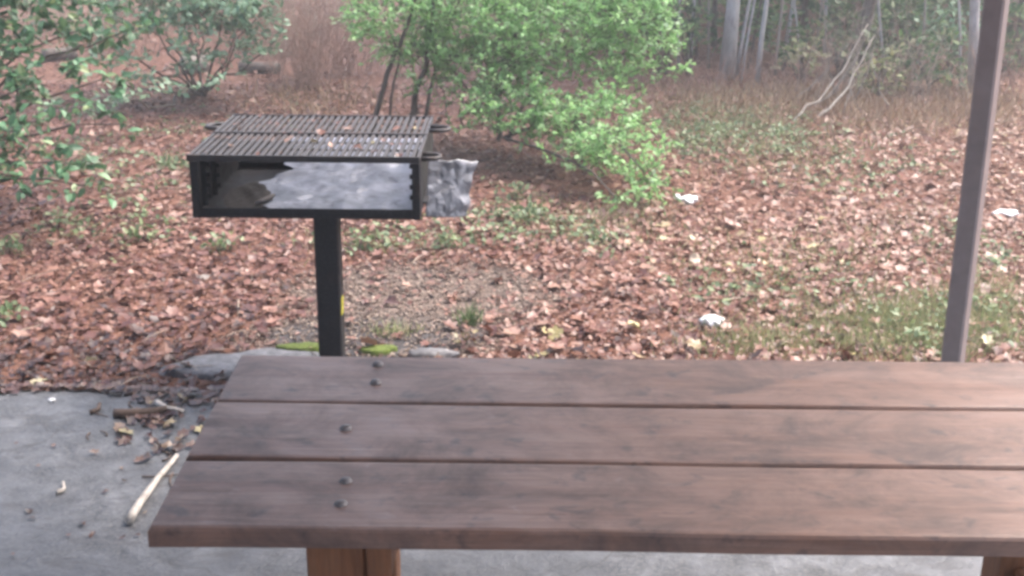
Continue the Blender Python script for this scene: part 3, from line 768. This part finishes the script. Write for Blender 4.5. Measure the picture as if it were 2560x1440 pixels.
# =============================================================== GRASS AND WEEDS
BT = [blade()]
n = 5200
gx = []; gy = []
for (px, py, rx, ry, cnt) in ((2300, 820, 330, 80, 6500), (2450, 760, 150, 80, 1300), (1880, 860, 160, 40, 700), (1900, 720, 200, 60, 300), (1760, 290, 160, 70, 1100), (1950, 380, 220, 80, 1500), (1500, 560, 200, 50, 700), (1850, 300, 180, 50, 1200), (2000, 640, 300, 60, 700), (980, 835, 60, 12, 120), (900, 620, 300, 30, 160), (1330, 540, 60, 40, 200), (2250, 560, 250, 60, 350)):
    for _ in range(cnt):
        q = G(random.gauss(px, rx * .55), random.gauss(py, ry * .55), 1)
        if q.y > SLAB_Y + .05 and q.y < 20: gx.append(q.x); gy.append(q.y)
gx_, gy_ = np.array(gx), np.array(gy); n = len(gx_)
dirs = np.stack([rng.normal(0, .5, n), rng.normal(0, .5, n), np.ones(n)], 1)
scatter('grass', BT, np.stack([gx_, gy_, gzv(gx_, gy_) - .005], 1), rot_from(dirs, rng.uniform(0, 6.28, n)), rng.uniform(.035, .080, n), M['grass'])
tag(bpy.data.objects['grass'], 'sparse yellowish green grass growing up through the fallen leaves', 'grass', kind='stuff')
dp = []
for (px, py, rx, ry, cnt) in ((1950, 255, 330, 38, 2600), (2200, 300, 250, 40, 1200), (2450, 275, 120, 40, 700), (780, 265, 160, 40, 500)):
    for _ in range(cnt):
        q = G(random.gauss(px, rx * .6), random.gauss(py, ry * .6), 1); dp.append((q.x, q.y, gz(q.x, q.y) - .005))
dp = np.array(dp); n = len(dp)
d_ = np.stack([rng.normal(0, .6, n), rng.normal(0, .6, n), np.ones(n)], 1)
o = scatter('dry_grass', BT, dp, rot_from(d_, rng.uniform(0, 6.28, n)), rng.uniform(.06, .17, n), leaf_mat('straw_blade', [(0, (.16, .10, .065)), (.5, (.30, .20, .13)), (1, (.42, .32, .21))], .6, .3))
tag(o, 'tan straw coloured dry grass along the foot of the woods', 'grass', kind='stuff')
gp = []
for (px, py, rx, ry, cnt) in ((1300, 555, 120, 40, 60), (1450, 600, 150, 40, 40), (300, 420, 200, 60, 80), (250, 560, 220, 60, 50), (1000, 610, 200, 30, 36), (1900, 330, 160, 60, 160), (1750, 330, 110, 70, 130), (2150, 420, 220, 60, 70), (1900, 720, 250, 60, 40), (2350, 800, 220, 70, 45), (600, 330, 250, 50, 40), (2450, 640, 100, 60, 40)):
    for _ in range(cnt):
        q = G(random.gauss(px, rx * .6), random.gauss(py, ry * .6), 1)
        if q.y > SLAB_Y + .1: gp += [(q.x + random.gauss(0, .03), q.y + random.gauss(0, .03), gz(q.x, q.y) + random.uniform(.015, .05)) for _ in range(7)]
gp = np.array(gp); n = len(gp)
o = scatter('ground_cover', [oval(.5), diamond(.6)], gp, flat_rot(n, .5), rng.uniform(.018, .045, n), M['weed'])
tag(o, 'low green seedlings and creepers dotted through the fallen leaves', 'ground cover', kind='stuff')
def tuft(px, py, lab, nb=60, h=.16, name='grass_tuft', mat='weed', spread=.045):
    c = G(px, py); e = empty(name, c, lab, 'grass tuft' if name == 'grass_tuft' else 'weed')
    pos = np.array(c) + np.stack([rng.normal(0, spread * .5, nb), rng.normal(0, spread * .5, nb), np.zeros(nb)], 1)
    d = np.stack([rng.normal(0, .42, nb), rng.normal(0, .42, nb), np.ones(nb)], 1)
    if name == 'grass_tuft': scatter('blades', BT, pos, rot_from(d, rng.uniform(0, 6.28, nb)), rng.uniform(.5, 1, nb) * h, M[mat], e)
    else:
        d[:, 2] = rng.uniform(.1, .9, nb); pos[:, 2] += rng.uniform(0, h * .6, nb)
        scatter('leaves', [oval(.5)], pos, rot_from(d, rng.normal(0, .4, nb)), rng.uniform(.4, .8, nb) * h * .5, M[mat], e)
        m = MB()
        for k in range(4): m.tube([c, c + Vector((random.uniform(-.03, .03), random.uniform(-.03, .03), h * .7))], .0015, 4)
        m.build('stem', M['weed'], e)
    return e
tuft(1172, 812, 'green grass tuft on the bare patch right of the grill post', 80, .11)
tuft(1165, 868, 'reddish withered weed stump just below the green grass tuft', 40, .10, 'withered_weed', 'litter', .05)
for px, py, lab in ((545, 630, 'small weed in the leaves left of the grill post'), (355, 605, 'bright weed low in the leaves at far left below the evergreen'), (905, 625, 'small weed just right of the grill post under the firebox'),
                    (1120, 625, 'weed in the leaves above the bare sandy patch'), (1320, 560, 'bushy weed under the green bush right of the grill'), (25, 640, 'weed at the left edge of the picture'), (1290, 500, 'weed at the foot of the low green branch'),
                    (430, 430, 'weed close left of the firebox'), (10, 820, 'weed at the lower left picture edge')):
    tuft(px, py, lab, 46, .13, 'weed', 'weed', .09)

# =============================================================== SHRUBS
def blob(px, py, Yd, rpx, rpy, depth=.8):
    c = PD(px, py, Yd); k = zc(c) / F_PX
    return np.array(c), np.array([rpx * k, rpx * k * depth, rpy * k / math.cos(PITCH)])
def foliage(blobs, dens, ls, per=14, twig=.16, up=.2, flatn=.5):
    pos = []; dr = []; sc = []; tw = []
    for (c, r_, wgt) in blobs:
        vol = r_[0] * r_[1] * r_[2]
        ncl = max(3, int(dens * wgt * (vol ** (2 / 3)) * 40))
        for _ in range(ncl):
            d = rng.normal(0, 1, 3); d /= np.linalg.norm(d); rr = rng.uniform(.15, 1) ** .45
            cc = c + d * r_ * rr * rng.uniform(.85, 1.12)
            if cc[2] < gz(cc[0], cc[1]) + .04: continue
            ax = d * np.array([1, 1, .5]) + rng.normal(0, .5, 3) + np.array([0, 0, up]); ax /= np.linalg.norm(ax)
            L_ = twig * rng.uniform(.6, 1.3); tw.append((cc - ax * L_ * .5, cc + ax * L_ * .5))
            k = rng.integers(int(per * .6), int(per * 1.4))
            t_ = rng.uniform(-.5, .5, k)
            pp = cc + ax * (t_ * L_)[:, None] + rng.normal(0, .008, (k, 3))
            dd = ax * .6 + rng.normal(0, .65, (k, 3)); dd[:, 2] *= .7
            pos.append(pp); dr.append(dd); sc.append(rng.uniform(.65, 1.25, k) * ls)
    return np.concatenate(pos), np.concatenate(dr), np.concatenate(sc), tw
def bent(p0, p1, n=6, wob=.04, sag=0.0):
    p0, p1 = Vector(p0), Vector(p1); L_ = (p1 - p0).length
    pts = []
    for i in range(n):
        f = i / (n - 1); w_ = math.sin(math.pi * f)
        pts.append(p0.lerp(p1, f) + Vector((random.uniform(-1, 1), random.uniform(-1, 1), random.uniform(-1, 1))) * wob * L_ * w_ * .6 + Vector((0, 0, sag * w_)))
    return pts
def twigs_mesh(tw, e, mat, r=.002, name='twigs', frac=1.0):
    m = MB()
    for a, b in tw:
        if random.random() < frac: m.tube([a, b], [r * 1.2, r * .7], 3, False)
    o = m.build(name, mat, e, recalc=False); o['kind'] = 'stuff'; return o

# --- central bright green bush
cb = G(1250, 352); cb2 = G(1030, 318)
bush = empty('green_bush', ((cb.x + cb2.x) / 2, (cb.y + cb2.y) / 2, gz(cb.x, cb.y)), 'large bright green leafy bush spreading behind and right of the grill', 'bush')
BL = [(*blob(900, 40, 8.0, 60, 60), .7), (*blob(1100, 10, 8.0, 120, 60), .7), (*blob(1300, 10, 7.9, 150, 60), .7), (*blob(1500, 10, 7.8, 130, 60), .7), (*blob(1640, 30, 7.7, 70, 60), .8), (*blob(1540, 190, 7.7, 110, 50), .7), (*blob(1640, 420, 6.7, 50, 80), .6), (*blob(1010, 50, 8.1, 150, 100), 1.0), (*blob(1060, -60, 8.5, 160, 60), .5), (*blob(1200, 50, 8.3, 200, 130), 1.25), (*blob(1400, -70, 8.5, 220, 60), .5), (*blob(1400, 70, 8.0, 230, 120), 1.2),
      (*blob(1580, 60, 7.9, 130, 120), 1.1), (*blob(1670, 130, 7.6, 50, 70), .8), (*blob(1210, 165, 8.0, 150, 70), 1.2), (*blob(1180, 235, 7.9, 110, 60), .5), (*blob(1310, 265, 7.6, 170, 80), 1.1),
      (*blob(1480, 300, 7.3, 150, 90), 1.1), (*blob(1560, 370, 6.9, 120, 80), .85), (*blob(1620, 440, 6.6, 60, 60), .6), (*blob(1540, 490, 6.35, 45, 50), .55), (*blob(1420, 380, 6.9, 90, 60), .45), (*blob(1640, 500, 6.35, 40, 40), .3), (*blob(1060, 220, 8.0, 60, 50), .25),
      (*blob(1050, 130, 8.4, 120, 60), .5)]
pos, dr, sc, tw = foliage(BL, 28, .039, 15, .21)
scatter('foliage', [oval(.5), oval(.42, .3, .25), diamond(.5)], pos, rot_from(dr, rng.normal(0, .5, len(pos))), sc, M['bright'], bush)
twigs_mesh(tw, bush, M['bark_stem'], .0026, 'twigs', .8)
def stem(e, pxs, Yd, r0, r1, mat, name='stem'):
    pts = []
    for k, (a, b) in enumerate(pxs):
        yy = Yd[k] if hasattr(Yd, '__len__') else Yd
        pts.append(PD(a, b, yy))
    out = []
    for i in range(len(pts) - 1):
        for f in (0, .33, .66): out.append(pts[i].lerp(pts[i + 1], f) + Vector((random.uniform(-1, 1), 0, random.uniform(-1, 1))) * r0 * .5)
    out.append(pts[-1])
    m = MB(); n_ = len(out); m.tube(out, [r0 + (r1 - r0) * i / (n_ - 1) for i in range(n_)], 7)
    return m.build(name, mat, e)
for pxs, r0, r1, Yd in (([(930, 330), (960, 210), (985, 140), (1020, 60), (1060, -60)], .020, .009, 8.1), ([(968, 325), (985, 210), (1000, 140), (960, 40)], .010, .005, 8.2), ([(1027, 325), (1035, 250), (1060, 180), (1075, 90), (1090, -40)], .024, .010, 8.1),
                        ([(1060, 320), (1085, 180), (1110, 90), (1160, -20)], .014, .007, 8.3), ([(1247, 352), (1247, 300), (1240, 220), (1300, 60)], .020, .010, 8.2), ([(1268, 352), (1280, 310), (1330, 230), (1420, 60)], .018, .008, 8.15),
                        ([(1257, 345), (1180, 240), (1100, 130)], .008, .004, 8.1), ([(1262, 345), (1400, 290), (1520, 330), (1610, 430)], .012, .005, [8.1, 7.7, 7.0, 6.6]), ([(1262, 345), (1380, 380), (1480, 430), (1545, 500)], .010, .004, [8.1, 7.2, 6.7, 6.35]), ([(1160, 320), (1148, 285), (1160, 240)], .006, .004, 8.0), ([(1208, 312), (1196, 280), (1215, 230)], .006, .004, 8.0)):
    stem(bush, pxs, Yd, r0, r1, M['bark_stem'])
# --- dark evergreen at the left
hb = Vector((-3.6, 6.4, 0)); hb.z = gz(hb.x, hb.y)
ev = empty('evergreen_shrub', hb, 'dark glossy evergreen shrub reaching into the picture from the left', 'shrub')
HL = [(*blob(40, 40, 6.7, 130, 80), .8), (*blob(-20, 160, 6.5, 150, 120), 1), (*blob(110, 190, 6.4, 90, 70), .8), (*blob(210, 110, 6.8, 100, 60), .7), (*blob(60, 330, 6.1, 80, 70), .9), (*blob(150, 405, 5.9, 80, 50), .9), (*blob(30, 440, 5.8, 70, 40), .7),
      (*blob(280, 190, 6.6, 60, 60), .6), (*blob(250, 60, 7.0, 120, 50), .6), (*blob(150, 290, 6.2, 70, 60), .6), (*blob(-60, 330, 6.0, 100, 140), 1), (*blob(330, 70, 7.0, 60, 50), .4), (*blob(215, 465, 5.8, 50, 25), .5), (*blob(300, 310, 6.3, 50, 50), .3), (*blob(100, -60, 6.8, 260, 90), 1)]
pos, dr, sc, tw = foliage(HL, 17, .062, 9, .16, 0.0)
inv = []
for i in range(len(pos)):
    q = Vector(pos[i]) - CAM; z_ = q.dot(FWD); u, v = 1280 + F_PX * q.dot(RGT) / z_, 720 - F_PX * q.dot(UPV) / z_
    inv.append(20 < u < 640 and 20 < v < 600)
inv = np.where(np.array(inv))[0]
sel = inv[np.argsort(-(sc[inv] / np.linalg.norm(pos[inv] - np.array(CAM), axis=1)))[:300]]
rest = np.setdiff1d(np.arange(len(pos)), sel)
HT = [oval(.55, .3, .2), oval(.48, .15, .1)]
rots = rot_from(dr, rng.normal(0, .5, len(pos)))
scatter('foliage', HT, pos[rest], rots[rest], sc[rest], M['holly'], ev)
HM = [temp_mesh('leaf', t_, M['holly_one']) for t_ in HT]
for i in sel:
    o = bpy.data.objects.new('leaf', random.choice(HM)); COL.objects.link(o); o.parent = ev
    mm = Matrix(rots[i].tolist()).to_4x4(); mm.translation = Vector(pos[i]) - hb
    o.matrix_local = mm @ Matrix.Scale(float(sc[i]), 4)
twigs_mesh(tw, ev, M['twig'], .002, 'twigs', .6)
for (c, r_, w_) in HL:
    m = MB(); m.tube(bent(hb, Vector(c), 8, .06, .12), [.016 - .0018 * i for i in range(8)], 6); m.build('branch', M['bark_stem'], ev, recalc=False)
# --- grey green shrub farther back left
pb2 = G(560, 190)
pg = empty('grey_green_shrub', (pb2.x, 10.0, gz(pb2.x, 10)), 'pale grey green sparse shrub farther back at the upper left', 'shrub')
PL = [(*blob(500, 30, 9.6, 110, 60), .8), (*blob(610, 60, 9.5, 80, 70), .8), (*blob(600, 130, 9.3, 80, 40), .5), (*blob(470, 130, 9.3, 80, 50), .55), (*blob(400, 40, 9.6, 80, 60), .6), (*blob(370, 170, 9.2, 60, 50), .35), (*blob(690, 100, 9.4, 40, 50), .4), (*blob(540, 200, 8.8, 40, 40), .3), (*blob(450, -80, 9.8, 320, 90), 1), (*blob(440, 235, 8.4, 60, 40), .3), (*blob(330, 20, 9.6, 90, 50), .8), (*blob(260, 110, 9.2, 80, 60), .5), (*blob(560, 20, 9.4, 120, 40), .9), (*blob(660, 20, 9.4, 60, 40), .8), (*blob(310, 250, 8.2, 60, 50), .35), (*blob(200, 240, 8.2, 60, 50), .3)]
pos, dr, sc, tw = foliage(PL, 22, .060, 10, .2, .1)
scatter('foliage', [oval(.5), diamond(.55)], pos, rot_from(dr, rng.normal(0, .5, len(pos))), sc, M['pale_green'], pg)
twigs_mesh(tw, pg, M['twig'], .0025, 'twigs', .6)
for (c, r_, w_) in PL:
    m = MB(); m.tube(bent(pg.location, Vector(c), 7, .08), [.012 - .0014 * i for i in range(7)], 5); m.build('stem', M['bark_stem'], pg, recalc=False)

# --- bare brush
def bare_bush(px, py, n_, h, spread, mat, lab, name='bare_bush', r=.004, group=None):
    c = G(px, py); e = empty(name, c, lab, 'brush', group); m = MB()
    for i in range(n_):
        a = random.uniform(0, 6.28); b0 = c + Vector((math.cos(a), math.sin(a), 0)) * spread * random.random() * .9
        t_ = b0 + Vector((random.gauss(0, .25), random.gauss(0, .25), random.uniform(.5, 1.1))) * h
        pts = bent(b0, t_, 5, .10); m.tube(pts, [r * k for k in (1, .85, .65, .45, .25)], 3, False)
        for j in range(random.randint(1, 4)):
            q = pts[random.randint(1, 3)]; d = Vector((random.gauss(0, .6), random.gauss(0, .6), random.uniform(.0, .8))) * h * .35
            m.tube([q, q + d * .5 + Vector((0, 0, .02)), q + d], [r * .5, r * .35, r * .2], 3, False)
    o = m.build('twigs', mat, e, recalc=False); o['kind'] = 'stuff'; return e
bare_bush(770, 215, 95, 1.0, .42, M['brush'], 'bare reddish brush between the grey green shrub and the bright bush')
bare_bush(860, 190, 60, .9, .35, M['brush'], 'bare reddish brush just left of the bright bush stems')
bare_bush(720, 140, 60, .9, .4, M['brush_pale'], 'bare tan brush behind the upper left reddish brush')
bare_bush(330, 130, 60, .7, .5, M['brush'], 'bare brown brush between the dark evergreen and the grey green shrub')
bare_bush(610, 120, 60, .7, .5, M['brush'], 'bare brown brush behind the grey fallen log')
bare_bush(480, 70, 60, .7, .7, M['brush_pale'], 'tan brush far behind the grey green shrub')
bare_bush(150, 90, 50, .6, .6, M['brush_pale'], 'tan brush far behind the dark evergreen')
bare_bush(790, 90, 60, .7, .6, M['brush_pale'], 'tan brush far back above the reddish brush')
bare_bush(1790, 225, 36, .32, .5, M['brush'], 'low reddish brush at the foot of the pale tree')
bare_bush(1960, 225, 45, .34, .55, M['brush'], 'low reddish brush between the thin pale trees and the leaning trunk')
bare_bush(2090, 250, 34, .8, .5, M['brush_pale'], 'tan tangle of twigs at the foot of the leaning trunk')
bare_bush(2290, 250, 38, .8, .6, M['brush_pale'], 'tan bare brush left of the shelter post top')
bare_bush(2500, 245, 30, .7, .5, M['brush'], 'bare brush right of the shelter post top')
bare_bush(1600, 215, 25, .6, .5, M['brush'], 'bare brush behind the right side of the bright bush')

# =============================================================== WOODS
def tree(px, py, topx, wpx, mat, lab, h=6.0, crown=True, curve=0, cr=1.0, leaves=450, group=None, name='tree'):
    b = G(px, py); e = empty(name, b, lab, 'tree', group)
    r0 = pxsize(b, wpx) / 2
    t1 = PD(topx, 0, b.y); d = (t1 - b); d = d / d.z
    pts = []; rad = []
    for i in range(12):
        f = i / 11; zz = -.05 + f * (h + .05)
        dx = d.x * min(zz, 1.5) + .03 * math.sin(f * 9 + px) + max(0, zz - 1.5) * d.x * .3
        pts.append(b + Vector((dx + curve * math.sin(f * 3.1), .05 * math.sin(f * 5 + px), zz))); rad.append(r0 * (1.25 if i == 0 else 1 - .75 * f))
    m = MB(); m.tube(pts, rad, 9); m.build('trunk', mat, e)
    for k in range(5):
        i = random.randint(5, 10); a = random.uniform(0, 6.28); L_ = random.uniform(.5, 1.0) * cr
        m = MB(); m.tube(bent(pts[i], pts[i] + Vector((math.cos(a) * L_, math.sin(a) * L_, L_ * .6)), 5, .08), [rad[i] * .5 * (1 - .2 * q) for q in range(5)], 5)
        m.build('limb', mat, e, recalc=False)
    if crown:
        tp = np.array(pts[9]); nn = leaves
        cl = tp + rng.normal(0, 1, (nn // 15 + 1, 3)) * np.array([cr, cr, cr * .9]) * .6
        pp = np.repeat(cl, 15, 0)[:nn] + rng.normal(0, .16, (nn, 3))
        pp[:, 2] = np.maximum(pp[:, 2], 2.2)
        scatter('crown', [diamond(.6)], pp, rot_from(rng.normal(0, 1, (nn, 3)), rng.uniform(0, 6.28, nn)), rng.uniform(.08, .17, nn), M['wood_leaf'], e, kind=None)
    return e
tree(1816, 198, 1828, 36, M['bark_pale'], 'thickest pale grey tree trunk at the woods edge', 7.5)
tree(1895, 218, 1922, 13, M['bark_pale'], 'slender pale trunk second right of the thickest pale tree', 5.5)
tree(1846, 185, 1872, 9, M['bark_pale'], 'very thin pale sapling just right of the thickest pale tree', 4.5)
tree(1722, 160, 1730, 9, M['bark_pale'], 'thin sapling between the bright bush and the thickest pale tree', 4.5)
tree(1745, 150, 1752, 7, M['bark_dark'], 'thin dark sapling left of the thickest pale tree', 4.5)
tree(1876, 170, 1908, 8, M['bark_dark'], 'thin dark sapling between the pale trunks', 4.5)
tree(1655, 185, 1658, 30, M['bark_dark'], 'grey brown trunk hidden behind the right edge of the bright bush', 7.0)
tree(2130, 190, 2172, 34, M['bark_dark'], 'brown leaning trunk behind the tangle of fallen branches', 7.0)
tree(2435, 235, 2442, 26, M['bark_pale'], 'pale trunk just left of the shelter post', 7.0)
tree(2056, 150, 2064, 9, M['bark_pale'], 'thin pale stem left of the leaning trunk', 4.5)
tree(2088, 155, 2094, 8, M['bark_dark'], 'thin dark stem close left of the leaning trunk', 4.5)
tree(1284, 140, 1288, 12, M['bark_dark'], 'thin brown trunk behind the middle of the bright bush', 6.0)
tree(1965, 150, 1985, 12, M['bark_pale'], 'crooked grey sapling right of the slender pale trunks', 4.5)
tree(1780, 120, 1785, 14, M['bark_dark'], 'dark trunk deep in the woods left of the thickest pale tree', 7.0)
tree(2010, 110, 2013, 18, M['bark_dark'], 'dark trunk deep in the woods right of the crooked sapling', 7.0)
tree(2260, 110, 2270, 18, M['bark_dark'], 'dark trunk deep in the woods right of the leaning trunk', 7.0)
tree(2360, 130, 2352, 12, M['bark_dark'], 'thin dark trunk deep in the woods left of the post', 6.0)
tree(2545, 150, 2552, 16, M['bark_dark'], 'dark trunk at the right picture edge', 6.0)
tree(300, 40, 300, 16, M['bark_pale'], 'pale trunk far back at the upper left', 6.0)
tree(505, 45, 500, 22, M['bark_dark'], 'grey trunk far back behind the grey green shrub', 7.0)
for px, py, tx, wd, mt, lab in ((1700, 175, 1705, 8, 'bark_pale', 'thin pale sapling at the right rim of the bright bush'), (1768, 172, 1778, 7, 'bark_mid', 'thin grey sapling left beside the thickest pale tree'), (1858, 205, 1885, 7, 'bark_pale', 'pale whip between the thickest tree and the slender trunk'), (1935, 190, 1950, 8, 'bark_mid', 'grey sapling right beside the slender pale trunk'),
                                (2000, 185, 1990, 6, 'bark_pale', 'thin pale whip in front of the crooked sapling'), (2035, 175, 2050, 7, 'bark_mid', 'grey whip between crooked sapling and leaning trunk'), (2215, 190, 2200, 8, 'bark_pale', 'thin pale sapling right of the leaning trunk'), (2300, 200, 2310, 7, 'bark_mid', 'thin grey sapling in the olive bush left of the post'), (2400, 215, 2392, 7, 'bark_pale', 'pale whip left of the trunk beside the post')):
    tree(px, py, tx, wd, M[mt], lab, 3.8, False)
# fallen pale branches fanned out at the leaning trunk
fb = empty('fallen_branch', G(2060, 280), 'pale fallen branches fanned out at the foot of the leaning trunk', 'branch')
for a, b, r_ in (((1978, 308), (2170, 60), .010), ((2040, 300), (2185, 90), .013), ((2000, 280), (2150, 130), .007), ((2130, 262), (2200, 60), .008), ((2185, 300), (2120, 200), .006), ((2150, 420), (2140, 280), .004), ((2090, 250), (2060, 20), .007),
                 ((2060, 262), (2190, 30), .006), ((1950, 262), (2120, 110), .005), ((2230, 280), (2170, 90), .006), ((2110, 285), (2160, 40), .005), ((2010, 240), (2080, 90), .004), ((2260, 250), (2210, 120), .004)):
    p0 = G(*a) + Vector((0, 0, .01)); p1 = PD(b[0], b[1], 10.0)
    m = MB(); m.tube(bent(p0, p1, 10, .03, -.10), [r_ * (1 - .06 * i) for i in range(10)], 6); m.build('bough', M['bark_mid'], fb)
# log and stump
l0, l1 = G(600, 182), G(700, 184); m = MB(); m.tube(bent(l0 + Vector((0, 0, .05)), l1 + Vector((0, 0, .05)), 6, .03), .055, 10); o = m.build('log', M['bark_dark'], None, recalc=False); tag(o, 'grey fallen log on the leaves in the upper left distance', 'log')
l0, l1 = G(455, 185), G(520, 180); m = MB(); m.tube(bent(l0 + Vector((0, 0, .07)), l1 + Vector((0, 0, .07)), 6, .03), .08, 10); o = m.build('mossy_log', M['bark_mid'], None, recalc=False); tag(o, 'short mossy log left of the grey fallen log', 'log')
l0, l1 = G(110, 155), G(190, 148); m = MB(); m.tube(bent(l0 + Vector((0, 0, .06)), l1 + Vector((0, 0, .06)), 6, .03), .06, 10); o = m.build('dark_log', M['bark_dark'], None, recalc=False); tag(o, 'dark log end behind the evergreen shrub', 'log')
# leafy understorey bushes along the woods edge
def understory(px, py, Yd, rpx, rpy, lab, mat='wood_leaf', ls=.075, dens=11.0, wgt=1.0):
    c, r_ = blob(px, py, Yd, rpx, rpy); e = empty('woodland_bush', (c[0], c[1], gz(c[0], c[1])), lab, 'bush', 'bushes at the woods edge')
    pos, dr, sc, tw = foliage([(c, r_, wgt)], dens, ls, 10, .22)
    scatter('foliage', [diamond(.55), oval(.5)], pos, rot_from(dr, rng.normal(0, .6, len(pos))), sc, M[mat], e)
    twigs_mesh(tw, e, M['twig'], .003, 'twigs', .5)
    for k in range(5):
        m = MB(); m.tube(bent(e.location, Vector(c) + Vector((random.gauss(0, .5) * r_[0], 0, r_[2] * random.uniform(0, .7))), 6, .1), [.010 - .0014 * i for i in range(6)], 5)
        m.build('stem', M['bark_stem'], e, recalc=False)
for a in ((1960, 90, 11.6, 90, 90, 'dark green bush behind the crooked sapling'), (2110, 60, 11.4, 70, 70, 'bright green spray left of the leaning trunk', 'weed'), (2240, 80, 11.5, 90, 90, 'green bush right of the leaning trunk'),
          (2330, 150, 10.8, 110, 90, 'olive bush left of the shelter post'), (2520, 90, 11.5, 90, 120, 'green bush right of the shelter post top'), (2010, 130, 10.9, 60, 40, 'small yellow green bush in the middle of the woods edge', 'grass'), (2390, 60, 11.4, 90, 70, 'grey green bush behind the pale trunk by the post', 'pale_green'),
          (2200, 190, 10.4, 70, 50, 'low olive bush at the foot of the leaning trunk', 'grass'), (1730, 60, 11.0, 60, 80, 'dark bush between bright bush and thickest pale tree'), (1850, 60, 12.0, 90, 70, 'green bush deep behind the thickest pale tree'), (2160, 120, 11.2, 60, 60, 'bright green leaves around the leaning trunk', 'weed'), (2290, 40, 12.0, 120, 60, 'broad green bush deep in the woods', 'weed')):
    understory(*a)
# the mass of the wood behind
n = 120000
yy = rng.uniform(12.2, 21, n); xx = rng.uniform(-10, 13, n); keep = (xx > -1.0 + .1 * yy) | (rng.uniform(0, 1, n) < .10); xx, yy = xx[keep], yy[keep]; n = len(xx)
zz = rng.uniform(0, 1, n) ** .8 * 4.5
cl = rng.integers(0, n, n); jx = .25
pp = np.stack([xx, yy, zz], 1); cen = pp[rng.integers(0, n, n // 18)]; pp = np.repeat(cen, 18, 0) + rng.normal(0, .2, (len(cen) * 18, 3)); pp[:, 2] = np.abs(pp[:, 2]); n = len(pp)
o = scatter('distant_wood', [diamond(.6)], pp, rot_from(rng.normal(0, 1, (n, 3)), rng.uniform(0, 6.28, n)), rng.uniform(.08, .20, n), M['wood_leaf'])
tag(o, 'dim green mass of woodland undergrowth behind the trunks', 'wood', kind='stuff')

# =============================================================== HAZE
m = MB(); m.box((0, 10, 4.0), (250, 230, 10.4)); o = m.build('haze', M['ground'], None)
hm = bpy.data.materials.new('damp_air'); hm.use_nodes = True; ht = hm.node_tree; ht.nodes.clear()
ho = ht.nodes.new('ShaderNodeOutputMaterial'); hv = ht.nodes.new('ShaderNodeVolumePrincipled')
hv.inputs['Color'].default_value = (0.95, 0.96, 0.98, 1); hv.inputs['Density'].default_value = HAZE; hv.inputs['Anisotropy'].default_value = 0.2
ht.links.new(hv.outputs[0], ho.inputs['Volume']); o.data.materials.clear(); o.data.materials.append(hm)
tag(o, 'thin damp haze in the air around the picnic site', 'haze', kind='stuff')
